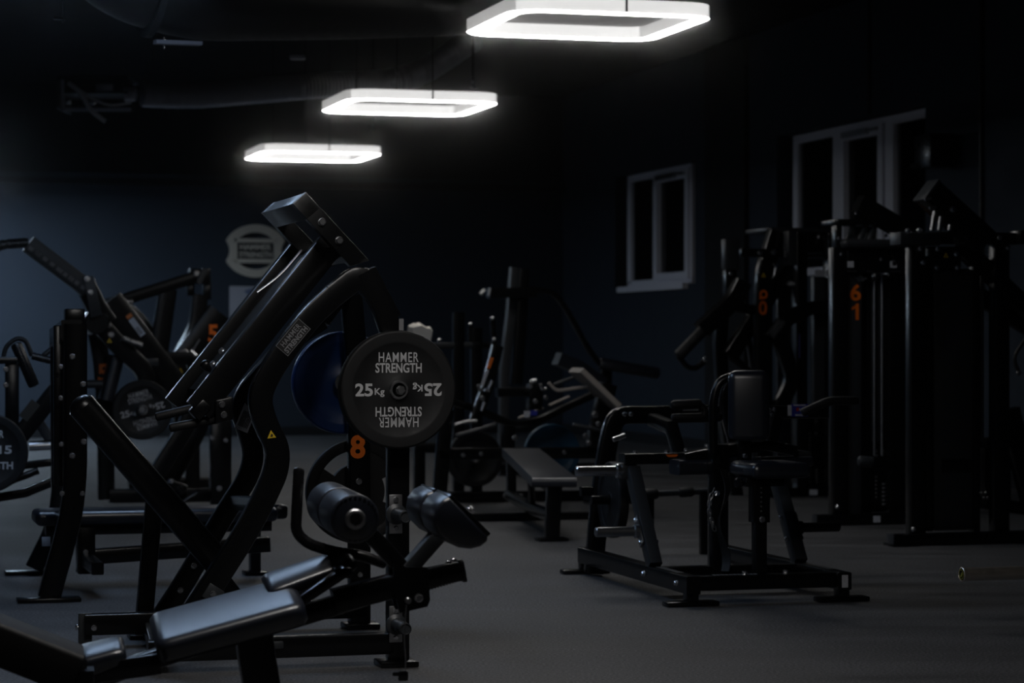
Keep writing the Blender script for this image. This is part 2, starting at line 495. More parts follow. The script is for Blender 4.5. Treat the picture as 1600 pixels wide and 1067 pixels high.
# same lamps out of view; the cool one overhead is added for pad glare
M_GLARE = emit('added glare lamp underside', (.48, .68, 1.0), 24.0)
M_NEAR = emit('bright lamp diffuser underside', (1, .97, .94), 33.0)
M_WALL = emit('cool bright lamp diffuser underside', (.62, .80, 1.0), 135.0)
for c, lab in ((P(-120, 0, 28.6), 'cool white ring lamp by the back wall left of the view'),
               (Vector((-2.3, 12.1, 0)), 'cool white ring lamp added above the view for bench pad glare'),
               (Vector((-.3, 7.0, 0)), 'white ring lamp over the nearest machines, above the top edge of the view')):
    c.z = lampz
    ring_lamp(c, lab, None, M_NEAR if c.x > -1 else (M_WALL if c.y > 20 else M_GLARE))

# ------------------------------------------------------------------ under the ceiling
th0 = P(97, 175, 23.0)
t = thing('fan_coil_unit', 'open metal fan coil box with loose cables under the ceiling, top left', 'air conditioner', th0)
def A(px, py, Y=23.0): return P(px, py, Y)
fw = Vector((1, 0, 0)); dp = Vector((0, 1, 0))
part(t, 'casing', MB().box(A(155, 150, 23.35), (fw, dp, Z), (.66, .7, .02)).box(A(155, 126, 23.35), (fw, dp, Z), (.66, .7, .02)).box(A(100, 150, 23.35), (fw, dp, Z), (.02, .7, .3)).box(A(155, 150, 23.68), (fw, dp, Z), (.66, .02, .3)), DARKDUCT)
part(t, 'edge_flange', MB().box(A(150, 171), (fw, dp, Z), (.66, .03, .03)).box(A(98, 148), (fw, dp, Z), (.03, .03, .29)), GALV)
part(t, 'cable', MB().tube(fil([A(107, 130, 22.95), A(128, 145, 22.9), A(140, 172, 22.9), A(165, 190, 22.95)], .2), .022), CABLE)
part(t, 'cable', MB().tube(fil([A(112, 132, 22.97), A(140, 152, 22.93), A(170, 166, 22.9), A(205, 160, 22.95)], .2), .014), CABLE)
part(t, 'control_box', MB().box(A(164, 139, 23.1), (fw, dp, Z), (.16, .1, .09), .008), GALV)
part(t, 'connector', MB().box(A(107, 158, 22.98), (fw, dp, Z), (.05, .06, .05), .01), CHROME)
part(t, 'connector', MB().box(A(145, 161, 22.98), (fw, dp, Z), (.05, .05, .03), .008), CHROME)
part(t, 'valve', MB().lathe(A(195, 147, 23.1), fw, [(.07, 0), (.07, .1), (.04, .12)], 20), GALV)
part(t, 'hanger_rod', MB().tube([A(228, 130), Vector((A(258, 80).x, 23.0, CH))], .012), STEELG)
# flexible duct: corrugated tube
def corrugated(path, r, pitch=.03):
    pts = fil(path, 1.0, 10); dense = []
    for a, b in zip(pts, pts[1:]):
        k = max(1, int((b - a).length / (pitch / 2)))
        dense += [a.lerp(b, j / k) for j in range(k)]
    dense.append(pts[-1])
    m = MB(); rs = []; x = None
    for i, p in enumerate(dense):
        a = dense[max(0, i - 1)]; b = dense[min(len(dense) - 1, i + 1)]
        tt = (b - a).normalized()
        x = (tt.orthogonal() if x is None else x - tt * x.dot(tt)).normalized(); y = tt.cross(x)
        rr = r * (1 + (.035 if i % 2 else -.035) + random.uniform(-.02, .02))
        rs.append([p + (x * math.cos(2*math.pi*k/20) + y * math.sin(2*math.pi*k/20)) * rr for k in range(20)])
    return m.rings(rs)
single('flexible_duct', corrugated([A(222, 147, 23.2), A(300, 150, 23.4), A(400, 142, 23.6), A(520, 132, 23.8), A(640, 128, 24.2), A(740, 60, 24.6)], .125), DUCT, 'crinkled silver flexible air duct behind the middle lamp', 'air duct', A(222, 147, 23.2))
big = MB().tube(fil([P(40, -320, 14), P(170, -60, 14), P(300, -18, 14.2), P(600, -16, 15.2), P(1000, -30, 16.5)], .8, 8), .31, 32)
t = thing('round_duct', 'thick black round air duct bending along the ceiling, top left', 'air duct', P(300, -18, 14.2))
part(t, 'duct_shell', big, DARKDUCT)
part(t, 'joint_band', MB().lathe(P(240, -28, 14.1), (P(300, -18, 14.2) - P(170, -40, 14)).normalized(), [(.29, -.02), (.325, -.02), (.325, .02), (.29, .02)], 32), STEELG)
b0_ = P(278, 67, 14.1)
t = thing('duct_bracket', 'pale metal strip bracket hanging under the black round duct', 'bracket', b0_)
part(t, 'rail', MB().box(b0_, (Vector((1, .5, .02)), Vector((-.5, 1, 0)), Z), (.28, .06, .022)), GALV)
part(t, 'threaded_rod', MB().tube([P(256, 76, 14.05), P(256, 58, 14.05)], .006, 8), CHROME)
b0_ = P(465, 90, 20.0)
t = thing('duct_bracket', 'small pale metal bracket under the ceiling above the middle lamp', 'bracket', b0_)
part(t, 'rail', MB().box(b0_, (fw, dp, Z), (.12, .1, .03)), GALV)
part(t, 'threaded_rod', MB().tube([b0_, Vector((b0_.x, b0_.y, CH))], .006, 8), CHROME)
b0_ = P(98, 30, 15.0)
t = thing('rod_hanger', 'threaded steel rod with black clamp hanging from the ceiling at far left', 'hanger', b0_)
part(t, 'threaded_rod', MB().tube([b0_ - Z * .02, Vector((b0_.x, b0_.y, CH))], .007, 8), CHROME)
part(t, 'clamp', MB().box(P(92, 28, 15.0), (fw, dp, Z), (.06, .03, .02)).box(b0_, (fw, dp, Z), (.03, .03, .012)), STEEL)
for px, py, Y, lab in ((583, 203, 25.2, 'small metal sprinkler hanging behind the middle ring lamp'), (739, 137, 20.5, 'small metal sprinkler right above the middle ring lamp')):
    b0_ = P(px, py, Y)
    t = thing('sprinkler', lab, 'sprinkler', b0_)
    part(t, 'drop_pipe', MB().tube([b0_ + Z * .06, Vector((b0_.x, b0_.y, CH))], .012, 10), STEEL)
    part(t, 'nozzle', MB().lathe(b0_, Z, [(.028, 0), (.03, .006), (.012, .012), (.012, .05), (.018, .06)], 14), CHROME)

# ------------------------------------------------------------------ back wall: emblem and poster
def wallat(px, py, off=.03):
    p0 = CORNER - v * off
    r = ray(px, py); k = v.dot(p0 - EYE) / v.dot(r)
    return EYE + r * k
ec = wallat(399, 392, .05)
t = thing('wall_emblem', 'brass shield emblem with bars mounted on the dark back wall', 'wall sign', ec)
W_, H_ = .80, .70
def shield(k, n=64):
    out = []
    for i in range(n):
        a = 2 * math.pi * i / n
        x, y = math.cos(a), math.sin(a)
        # oval whose left and right flanks are bitten in
        X, Y = .5 * W_ * x * 1.06, .5 * H_ * y
        lim = .5 * W_ * (.86 + .14 * min(1, abs(Y) / (.20 * H_)) ** 2) if abs(Y) < .20 * H_ else 9
        X = max(-lim, min(lim, X))
        out.append((X * k, Y * k))
    return out
def loc(x, y, d=0): return ec + u * x + Z * y - v * d
outer = [loc(x, y) for x, y in shield(1)]
inner = []
for i in range(64):
    a = 2 * math.pi * i / 64
    inner.append(loc(.5 * W_ * .74 * math.cos(a), .5 * H_ * .70 * math.sin(a)))
d_ = -v * .03
m = MB().rings([outer, [p + d_ for p in outer], [p + d_ for p in inner], inner], caps=False, closed=True)
part(t, 'shield_ring', m, EMBLEM)
for y in (.135, -.135):
    part(t, 'bar', MB().box(loc(0, y, .015), (u, v, Z), (.58, .03, .055)), EMBLEM)
for x in (-.27, .27):
    part(t, 'bar', MB().box(loc(x, 0, .015), (u, v, Z), (.05, .028, .22)), EMBLEM)
text_mesh('HAMMER', loc(0, .05, .02), u, Z, .42, .075, EMBLEM, t, bold=.03, thick=.01)
text_mesh('STRENGTH', loc(0, -.05, .02), u, Z, .44, .075, EMBLEM, t, bold=.03, thick=.01)
pc = wallat(395, 478, .02)
t = thing('wall_poster', 'pale picture poster on the back wall below the brass emblem', 'poster', pc)
part(t, 'sheet', MB().box(pc, (u, v, Z), (.62, .01, .52)), POSTERPAPER)
part(t, 'picture', MB().prism([pc - v * .006 + u * x + Z * z for x, z in ((-.12, .2), (.02, .24), (.25, .22), (.25, -.05), (.1, -.12), (.12, .05), (-.02, .1))], -v * .002), mat('blue grey print', (.10, .13, .24), .5, 0, .3, .05, 20))
part(t, 'picture', MB().prism([pc - v * .006 + u * x + Z * z for x, z in ((-.1, .05), (0, .08), (.08, -.06), (.05, -.22), (-.08, -.2))], -v * .002), mat('dark figure print', (.10, .085, .10), .5, 0, .3, .05, 20))
# ------------------------------------------------------------------ weight plates
HSH = -v          # faces of most machines look this way
def plate_letters(th, c, right, up, R, kg, lm, roll=0.0, bd=.02):
    a = math.radians(roll)
    r0, u0 = right * math.cos(a) + up * math.sin(a), up * math.cos(a) - right * math.sin(a)
    for k in (1, -1):
        r, w = r0 * k, u0 * k
        text_mesh('HAMMER', c + w * (.55 * R), r, w, .69 * R, .165 * R, lm, th, bold=min(bd, .006), spacing=1.12)
        text_mesh('STRENGTH', c + w * (.37 * R), r, w, .80 * R, .165 * R, lm, th, bold=bd)
        text_mesh(kg, c - r * (.60 * R), r, w, .31 * R, .22 * R, lm, th, bold=.03)
        text_mesh('Kg', c - r * (.33 * R) - w * (.045 * R), r, w, .17 * R, .15 * R, lm, th, bold=.02)
def weight_plate(c, face, dia, thick, rub, label, group=None, kg=None, roll=0.0, lm=None, hub=True, slots=False, bore=.027, bd=.02):
    """c: centre of the visible face, face: its outward normal"""
    face = face.normalized(); R = dia / 2
    th = thing('weight_plate', label, 'weight plate', c, group)
    if slots:
        n = 60; up = Z; rt = up.cross(face).normalized()
        def pt(rad, a): return c + rt * rad * math.cos(a) + up * rad * math.sin(a)
        m = MB(); d = -face * thick
        # outer rim, hub disc and three webs around three grip holes
        m.lathe(c, -face, [(R * .80, .004), (R * .84, 0), (R * .97, 0), (R, .006), (R, thick - .006), (R * .97, thick), (R * .80, thick)], 60, closed=True)
        m.lathe(c, -face, [(.026, .004), (R * .54, .004), (R * .54, thick - .004), (.026, thick - .004)], 48, closed=True)
        for k in range(3):
            a0 = math.radians(62 + 120 * k - 36); a1 = a0 + math.radians(72)
            seg = 10
            inn = [pt(R * .50, a0 + (a1 - a0) * j / seg) - face * .005 for j in range(seg + 1)]
            out = [pt(R * .83, a0 + (a1 - a0) * j / seg) - face * .005 for j in range(seg + 1)]
            m.rings([inn + out[::-1], [p - face * (thick - .01) for p in inn + out[::-1]]])
        part(th, 'disc', m, rub)
    else:
        m = MB().lathe(c, -face, [(bore, .004), (R * .19, .004), (R * .21, .007), (R * .74, .007), (R * .78, .001), (R * .82, 0), (R * .965, 0), (R * .99, .004), (R, .012),
                                  (R, thick - .012), (R * .99, thick - .004), (R * .965, thick), (R * .8, thick), (bore, thick)], 72, closed=True)
        part(th, 'disc', m, rub)
    if hub:
        part(th, 'hub_ring', MB().lathe(c, -face, [(.027, -.006), (.034, -.006), (.038, -.001), (.039, .006), (.027, .006)], 32, closed=True), DULL)
    if kg:
        plate_letters(th, c - face * .0068, Z.cross(face).normalized(), Z, R, kg, lm or LETTER, roll, bd)
    return th
# ------------------------------------------------------------------ decline sit-up bench, front left
PH = math.radians(11)
A_ = Vector((math.cos(PH), math.sin(PH), 0)); B_ = Vector((-math.sin(PH), math.cos(PH), 0))
mid = Plane(P(620, 950, 7.28), A_)
nr = mid.off(-.06)
base = mid.at(400, 1000); base.z = 0
t = thing('decline_bench', 'black padded decline sit-up bench with knee and foot rollers, nearest in the photo', 'exercise bench', base)
DB = t
# spine tube and sleeve
part(t, 'spine', MB().sweep(mid.all((722, 891), (655, 905), (600, 921), (470, 962), (330, 1000), (190, 1046), (60, 1092)), .075, .055, B_), STEEL)
sp = part(t, 'spine_sleeve', MB().sweep(mid.all((656, 904), (521, 939)), .095, .068, B_, .006), STEEL)
bolt(sp, mid.at(526, 929), Z, .009)
ec_ = part(t, 'spine_end_cap', MB().sweep(mid.all((719, 892), (724, 891)), .085, .066, B_, .012), PLASTIC)
bolt(ec_, mid.off(-.03).at(701, 879), Z, .008); bolt(ec_, mid.off(-.03).at(709, 876), Z, .008)
# rack strip under the spine: small teeth
m = MB()
for k in range(14):
    q = mid.at(655 + k * 4.6, 922 - k * 1.35)
    m.box(q, (A_, B_, Z), (.007, .05, .012), .002)
part(t, 'rack_teeth', m, STEEL)
# head plate that carries both pad arms
out = nr.off(.015).all((612, 868), (630, 884), (664, 884), (668, 935), (664, 945), (621, 955), (611, 915))
hp = part(t, 'head_plate', MB().prism([p - B_ * .05 for p in out], B_ * .012).prism([p + B_ * .05 for p in out], B_ * .012), STEEL)
pb = nr.off(-.05)
bolt(hp, nr.off(-.04).at(654.5, 934), -B_, .0125)
part(hp, 'plunger', MB().lathe(nr.off(-.036).at(637, 938), -B_, [(.010, 0), (.010, .012), (.007, .016), (.007, .02)], 16), DULL)
# safety pin on a cable
q0 = nr.off(-.06).at(635, 945)
cable = fil([q0, nr.off(-.06).at(633, 968), nr.off(-.06).at(631.5, 1000), nr.off(-.06).at(634, 1025), nr.off(-.06).at(633.5, 1047)], .05)
part(t, 'lanyard', MB().tube(cable, .0022, 8), DULL, 'thin steel cable')
part(t, 'pin_tag', MB().box(nr.off(-.06).at(630, 1056), (A_, B_, Z), (.03, .012, .03), .004).box(nr.off(-.06).at(621, 1053), (A_, B_, Z), (.03, .008, .012), .003), PLASTIC)
# arms
part(t, 'knee_pad_arm', MB().sweep([mid.at(631, 896), mid.at(700, 818)], .075, .045, B_, .005), STEELG)
part(t, 'roller_arm', MB().sweep(mid.all((632, 893), (598, 855), (560, 815)), .06, .05, B_, .006), STEEL)
# ankle roller: two foam sleeves on one bar
ax = -B_
rc = Plane(P(555, 811, 7.1), A_).at(555, 811)
R_ = .073
def roller(c0, ln):
    return MB().lathe(c0, ax, [(.02, 0), (R_ * .9, 0), (R_ * .985, .004), (R_, .012), (R_, ln - .012), (R_ * .985, ln - .004), (R_ * .9, ln), (.02, ln)], 48)
part(t, 'roller_bar', MB().tube([rc - ax * .66, rc + ax * .012], .017, 20), CHROME)
for k in range(2):
    o = part(t, 'foam_roller', roller(rc - ax * (.32 + k * .34), .32 if k == 0 else .30), LEATHER)
    if k == 0:
        m = MB()
        for j in range(28):
            a = 2 * math.pi * j / 28
            pp = rc + ax * .0015 + (A_ * math.cos(a) + Z * math.sin(a)) * R_ * .9
            m.box(pp, ((-A_ * math.sin(a) + Z * math.cos(a)), ax, (A_ * math.cos(a) + Z * math.sin(a))), (.008, .003, .003))
        part(o, 'stitching', m, LEATHER)
part(t, 'roller_plug', MB().lathe(rc + ax * .012, ax, [(.016, 0), (.016, .003), (.001, .003)], 6), PLASTIC, 'black plug in the roller end')
part(t, 'roller_cap', MB().lathe(rc + ax * .002, ax, [(.031, 0), (.031, .006), (.026, .012), (.019, .013), (.0175, .006), (.0175, 0)], 32, closed=True), DULL, 'steel collar at the roller end')
# knee pads: two D-shaped cushions
Dn = Plane(P(735, 820, 6.98), A_)
prof = Dn.all((702, 776.5), (691, 782), (681, 796), (678, 814), (684, 832), (700, 848), (718, 856), (736, 858), (752, 854), (762, 846), (763, 838))
for k, (d0, ln) in enumerate(((0, .26), (.30, .26))):
    pp = [p + B_ * d0 for p in prof]
    part(t, 'knee_pad', MB().prism(pp, B_ * ln, .012), LEATHER, angle=50)
    a, b = [p + B_ * (d0 + .004) for p in Dn.all((703, 774), (766, 837))]
    n_ = (b - a).normalized().cross(B_).normalized()
    part(t, 'pad_backing', MB().sweep([a, b], ln - .01, .010, B_, .003) if False else MB().box((a + b) / 2 + B_ * (ln / 2 - .004), ((b - a).normalized(), B_, (b - a).cross(B_).normalized()), ((b - a).length * .98, ln - .01, .012), .003), STEEL)
bolt(t, Dn.off(.13).at(735, 797), (Vector((1, 0, 1))), .011)
# bent grip handle
hpn = Plane(P(470, 800, 7.35), A_)
hb = hpn.all((467, 735), (464, 790), (462, 832), (482, 850), (520, 862), (566, 868), (600, 880))
part(t, 'grip_handle', MB().tube(hb, .017, 18, fillet=.07, dome=True), PLASTIC)
# seat pad and back pad (crowned cushions), head pad
B2 = (B_ + Z * .085).normalized()
def cushion(pl, e0, e1, width, thick, crown=.012, taper=1.0, name='pad', seg=10, bev=.02):
    """cushion whose top runs from pixel e0 to e1 in plane pl (its centre line)"""
    a, b = pl.at(*e0), pl.at(*e1)
    d = (b - a).normalized(); n = d.cross(B2).normalized()
    if n.z < 0: n = -n
    L_ = (b - a).length; rs = []
    for i in range(seg + 1):
        s = i / seg; x = s * L_
        edge = min(x, L_ - x)
        k = 1 if edge > bev * 2 else math.sqrt(max(0, 1 - (1 - edge / (bev * 2)) ** 2)) * .35 + .65
        w = (width * (1 + (taper - 1) * s)) / 2 * (1 if edge > .04 else .86 + .14 * math.sqrt(max(0, 1 - (1 - edge / .04) ** 2)))
        ring = []
        top = [(-1, -.36), (-.985, -.12), (-.93, 0)] + [(q / 5, crown / thick * (1 - (q / 5) ** 2)) for q in range(-4, 5)] + [(.93, 0), (.985, -.12), (1, -.36)]
        bot = [(.99, -.8), (.95, -1), (-.95, -1), (-.99, -.8)]
        for yy, zz in top + bot:
            z_ = zz * thick
            z_ = -thick / 2 + (z_ + thick / 2) * k
            ring.append(a + d * x + B2 * (yy * w) + n * z_)
        rs.append(ring)
    return MB().rings(rs)
def padsegs(n): return n
main = mid.off(0)
bp_ = part(t, 'back_pad', cushion(main, (236, 982), (464, 920), .46, .066, .010, 1.0, seg=28), LEATHER, angle=60)
part(t, 'seat_pad', cushion(main.off(.13), (412, 911), (548, 865), .27, .034, .018, .8, seg=24), LEATHER, angle=60)
part(t, 'seat_bracket', MB().box(main.at(533, 893), (A_, B_, Z), (.05, .12, .03), .004).sweep(main.all((470, 935), (538, 890)), .12, .03, B_, .004), STEEL)
part(t, 'head_pad', cushion(mid.off(-.02), (118, 1021), (193, 1003), .24, .05, .012, .9, seg=16), LEATHER, angle=60)
part(t, 'frame_edge', MB().sweep(mid.off(-.11).all((196, 1043), (246, 1026)), .02, .012, B_, .003), STEELG)
part(t, 'head_frame', MB().sweep(mid.off(-.10).all((140, 1052), (250, 1036)), .05, .06, B_, .006).sweep(mid.off(.10).all((140, 1052), (250, 1036)), .05, .06, B_, .006), STEEL)
# main leg down to the floor
foot = mid.at(425, 1100); foot.z = .03
part(t, 'leg', MB().sweep([mid.at(395, 965), mid.at(398, 1010), foot], .10, .11, B_, .012, fillet=.1), STEEL)
part(t, 'foot_plate', MB().box(Vector((foot.x, foot.y, .015)), (A_, B_, Z), (.16, .55, .03), .008), STEEL)
part(t, 'base_rail', MB().sweep([Vector((foot.x, foot.y, .06)), Vector((foot.x, foot.y, .06)) - A_ * .75], .08, .06, B_), STEEL)
ff = mid.at(640, 950); ff.z = .0
# rear hood: big black box tube that enters at the lower left corner
hd = Plane(P(110, 1030, 6.75), A_)
q0, q1 = hd.at(122, 1050), hd.at(-70, 975)
hood = part(t, 'rear_hood', MB().sweep([q1, hd.at(-10, 996), hd.at(118, 1046)], .26, .115, B_, .015, 3), BLACKINK)
part(hood, 'end_cap', MB().lathe(hd.at(116, 1033) - Z * .02, Z, [(.036, 0), (.036, .02), (.03, .036), (.018, .046), (.005, .049)], 28), PLASTIC)
ft = Vector((q1.x, q1.y, 0))
part(t, 'rear_post', MB().sweep([hd.at(131, 1052), hd.at(131, 1052) * 1], .02, .02, B_) if False else MB().sweep([hd.at(124, 1045), Vector((hd.at(124, 1045).x, hd.at(124, 1045).y, .03))], .10, .08, B_, .006), STEEL)
part(t, 'foot_plate', MB().box(Vector((hd.at(124, 1045).x, hd.at(124, 1045).y, .015)), (A_, B_, Z), (.16, .5, .03), .008), STEEL)
# ------------------------------------------------------------------ plate loaded machine with the orange 8
pn = Plane(ground(621, 1038), u)                 # near frame plane
pf = pn.off(1.22)                                # far frame plane
t = thing('plate_loaded_machine', 'black plate loaded lever machine with an orange 8 on its post', 'gym machine', pn.p0)
ROW = t
# near post rising into the arch at the top
for pl, pts, nm in ((pn, ((621, 1036), (621, 760), (622, 590), (612, 520), (590, 462), (570, 424)), 'post'),):
    part(t, nm, MB().sweep(pl.all(*pts), .075, .08, v, fillet=.15), STEEL)
pa = part(t, 'post', MB().sweep(pf.all((561, 978), (561, 720), (556, 560), (549, 470), (545, 440)), .075, .09, v, fillet=.2), STEEL)
for pl, px, py in ((pn, 619, 1040), (pf, 563, 981)):
    q = ground(px, py)
    f = part(t, 'foot_plate', MB().box(Vector((q.x, q.y, .012)), (u, v, Z), (.15, .14, .024), .006), STEEL)
sticker(t, 'label', pn.off(-.0385).at(627, 507), u, Z, .018, .045, DIMLETTER)
# number
text_mesh('8', pf.off(-.039).at(559, 698), u, Z, 24 / F * 10.5, 37 / F * 10.5, ORANGE, pa, 'number', .035)
bolt(t, pf.off(-.042).at(561, 752), -v, .013); bolt(t, pf.off(-.042).at(563, 898), -v, .011)
# storage pegs on the near post
for (px, py), h in (((618, 803), .150), ((618, 975), .14)):
    q = pn.off(-.039).at(px, py)
    pg = part(t, 'storage_peg', MB().lathe(q - v * .006, -v, [(.040, 0), (.040, .012), (.026, .02), (.024, .05), (.024, .16), (.020, .165), (.018, .16), (.001, .16)], 28), STEELG)
    part(pg, 'peg_plate', MB().box(q - v * .003, (u, v, Z), (.052, .006, h), .002), DULL, 'grey steel mounting plate')
    bolt(pg, q - v * .006 + Z * (h * .37), -v, .010); bolt(pg, q - v * .006 - Z * (h * .37), -v, .010)
# base rails
ra, rb = pn.at(612, 1016), pn.at(230, 1026)
ra.z = rb.z = .085
part(t, 'base_rail', MB().sweep([ra, rb], .075, .08, v), STEEL)
br = part(t, 'rail_bracket', MB().box(pn.off(.0).at(430, 1006), (u, v, Z), (.05, .10, .03), .006), STEELG)
ra2, rb2 = pf.at(570, 960), pf.at(255, 970)
ra2.z = rb2.z = .085
part(t, 'base_rail', MB().sweep([ra2, rb2], .075, .08, v), STEEL)
# S-shaped front legs
for pl, pts, ny in ((pn, ((520, 462), (487, 492), (455, 532), (422, 580), (403, 620), (414, 662), (434, 700), (432, 735), (408, 788), (376, 845), (300, 962), (270, 1008)), 1),
                    (pf, ((502, 500), (470, 520), (430, 560), (385, 612), (375, 640), (388, 678), (397, 712), (388, 745), (345, 812), (285, 915), (252, 965)), 0)):
    q = pl.all(*pts)
    lg = part(t, 'front_leg', MB().sweep(q, .075, .088 if ny else .085, v, .010, fillet=.16), STEEL)
    if ny:
        triangle(lg, pn.off(-.039).at(424, 679), (u + Z * .12).normalized(), (Z - u * .12).normalized(), .034)
        part(lg, 'joint_bracket', MB().box(pn.off(-.045).at(333, 928), ((u * .55 + Z * .84).normalized(), v, (Z * .55 - u * .84).normalized()), (.06, .012, .065), .003), STEELG)
        bolt(lg, pn.off(-.05).at(333, 928), -v, .011)
    else:
        bolt(lg, pf.off(-.04).at(303, 884), -v, .012); bolt(lg, pf.off(-.04).at(282, 922), -v, .012)
        q = pf.off(-.04).at(384, 654)
        rt, up = (u * .92 - Z * .38).normalized(), (Z * .92 + u * .38).normalized()
        n = rt.cross(up)
        st = part(lg, 'label', MB().prism([q + rt * x + up * y for x, y in ((-.03, .062), (0, .045), (.03, .062), (.03, -.055), (-.03, -.055))], n * .0015), WHITE, 'white arrow-cut label with a barcode')
        for k in range(7):
            part(st, 'print', MB().box(q + n * .002 + rt * (-.019 + k * .0064) - up * .004, (rt, up, n), (.0035, .07, .0008)), BLACKINK)
# neck joining leg, post and pivot; lateral ties
part(t, 'neck', MB().sweep(pn.all((608, 500), (585, 455), (560, 430), (520, 462)), .07, .09, v, .01, fillet=.1), STEEL)
part(t, 'neck', MB().sweep(pf.all((552, 500), (545, 450), (520, 470), (500, 500)), .07, .09, v, .01, fillet=.1), STEEL)
part(t, 'cross_tie', MB().sweep([pn.at(560, 440), pf.at(536, 455)], .07, .07, u), STEEL)
part(t, 'cross_tie', MB().sweep([pn.at(250, 1020), pf.at(235, 972)], .07, .07, u), STEEL)
part(t, 'cross_tie', MB().sweep([pn.at(409, 788), pf.at(368, 785)], .06, .06, u), STEEL)
# label with lettering on the near leg
lc = pn.off(-.0385).at(458, 527)
rt = (pn.at(467, 499) - pn.at(432, 541)).normalized(); up = (Z - rt * Z.dot(rt)).normalized(); up = (rt.cross(-v) * -1).normalized()
if up.z < 0: up = -up
lb = sticker(t, 'name_label', lc, rt, up, .136, .062, BLACKINK)
fr = MB()
for s in (-1, 1):
    fr.box(lc - v * .0017 + up * (s * .030), (rt, up, -v), (.136, .0015, .0008)); fr.box(lc - v * .0017 + rt * (s * .0675), (rt, up, -v), (.0015, .062, .0008))
part(lb, 'border', fr, DIMLETTER)
text_mesh('HAMMER', lc - v * .0016 + up * .0125, rt, up, .104, .021, DIMLETTER, lb, bold=.006, spacing=1.12)
text_mesh('STRENGTH', lc - v * .0016 - up * .0135, rt, up, .122, .021, DIMLETTER, lb, bold=.03)
# the two working levers
k1 = pn.off(.22); k2 = k1.off(.42)
l1 = part(t, 'lever', MB().sweep([k1.at(515, 383), k1.at(309, 641)], .075, .104, v, .005), STEEL)
# same lever further in: shifted by the same room vector
sh = v * .62
l2 = part(t, 'lever', MB().sweep([k1.at(515, 383) + sh, k1.at(309, 641) + sh], .075, .104, v, .005), STEEL)
part(t, 'lever_web', MB().sweep([k1.at(505, 395) + v * .31, k1.at(330, 614) + v * .31], .56, .02, v, .004), STEEL)
part(t, 'lit_edge_rod', MB().tube(fil([k1.off(.12).at(472, 391), k1.off(.12).at(438, 431), k1.off(.12).at(402, 457)], .06), .006, 10), CHROME, 'thin bent chrome rod drawn for a lit edge')  # chrome rod paints the lit top edge of a curved piece
bolt(l1, k1.at(347, 553) + Z * .01, (Z - u), .013); bolt(l1, k1.at(333, 573) + Z * .01, (Z - u), .012)
part(l1, 'knob', MB().lathe(k1.off(.16).at(322, 571), (Z - u * .8), [(.004, -.03), (.012, -.022), (.020, -.006), (.022, .004), (.019, .014), (.011, .021), (.002, .023)], 24), PLASTIC)
# hand grips at the lower end of the levers
for off, a, b in ((.30, (246, 651), (318, 634)), (.0, (268, 668), (338, 655))):
    part(t, 'hand_grip', MB().tube([k1.off(off).at(*a), k1.off(off).at(*b)], .0175, 18, dome=True), RUBBER)
part(t, 'grip_bracket', MB().box(k1.at(347, 640), ((u + Z * .2).normalized(), v, Z), (.07, .12, .09), .006).box(k1.at(312, 640), ((u - Z).normalized(), v, (u + Z).normalized()), (.05, .09, .07), .006), STEEL)
for a in ((347, 632), (350, 648)):
    bolt(t, k1.off(-.062).at(*a), -v, .012)
# top yoke
yk = pn.off(.02)
qd = yk.all((458, 318), (478, 300), (577, 407), (548, 416))
y_ = part(t, 'yoke', MB().prism(qd, v * .05, .003), STEEL)
part(t, 'yoke', MB().prism([p + v * .66 for p in qd], v * .05, .003), STEEL)
part(t, 'yoke_crossbar', MB().prism(yk.all((458.5, 318), (478, 301), (500, 326), (480, 343)) , v * .70, .003), STEEL)
part(t, 'yoke_crossbar', MB().prism([p + v * .05 for p in yk.all((520, 385), (542, 376), (560, 397), (545, 410))], v * .60), STEEL)
bolt(y_, yk.at(503, 347), -v, .015); bolt(y_, yk.at(530, 376), -v, .015); bolt(y_, yk.at(572, 424), -v, .014)
# weight horns
hc = pn.off(-.10).at(624, 609)
hn = part(t, 'weight_horn', MB().lathe(hc, v, [(.001, -.022), (.017, -.022), (.022, -.016), (.0245, -.008), (.0245, .13), (.045, .135), (.045, .15)], 32), DULL)
bolt(hn, hc - v * .022, -v, .017, DULL)
part(t, 'weight_horn', MB().lathe(pf.off(.06).at(538, 598), v, [(.045, -.02), (.045, 0), (.0245, .005), (.0245, .15), (.02, .155)], 32), CHROME)
part(t, 'weight_horn', MB().lathe(pf.off(.06).at(559, 768), v, [(.045, -.02), (.045, 0), (.0245, .005), (.0245, .12), (.02, .125)], 32), DULL)
# diagonal brace tubes crossing in front of the left machines
pm = pn.off(.70)
part(t, 'brace', MB().sweep(pm.all((126, 632), (345, 884)), .10, .115, v, .04, 3), STEEL)
part(t, 'brace_end_cap', MB().lathe(pm.at(127, 633), pm.at(126, 632) - pm.at(345, 884), [(.055, -.01), (.053, .008), (.04, .024), (.02, .032), (.003, .034)], 24), PLASTIC)
part(t, 'lower_brace', MB().sweep(pm.all((190, 705), (372, 936)), .06, .06, v), STEEL)
for a in ((198, 716), (246, 778), (270, 806)):
    bolt(t, pm.off(-.032).at(*a), -v, .009)
part(t, 'pivot_bolt', MB().lathe(pm.off(.12).at(145, 640), -v, [(.03, 0), (.03, .02), (.02, .024), (.018, .05), (.001, .05)], 24), CHROME)
q = ground(223, 997)
part(t, 'mid_post', MB().sweep([Vector((q.x, q.y, .02)), Plane(q, u).at(243, 760)], .06, .07, v), STEEL)
part(t, 'foot_plate', MB().box(Vector((q.x, q.y, .01)), (u, v, Z), (.12, .12, .02), .004), STEEL)
q2 = ground(132, 1010); ql = Plane(q2, u)
part(t, 'tail_rail', MB().sweep([Vector((q2.x, q2.y, .09)), Vector((q2.x, q2.y, .09)) + u * .42], .07, .085, v), STEEL)
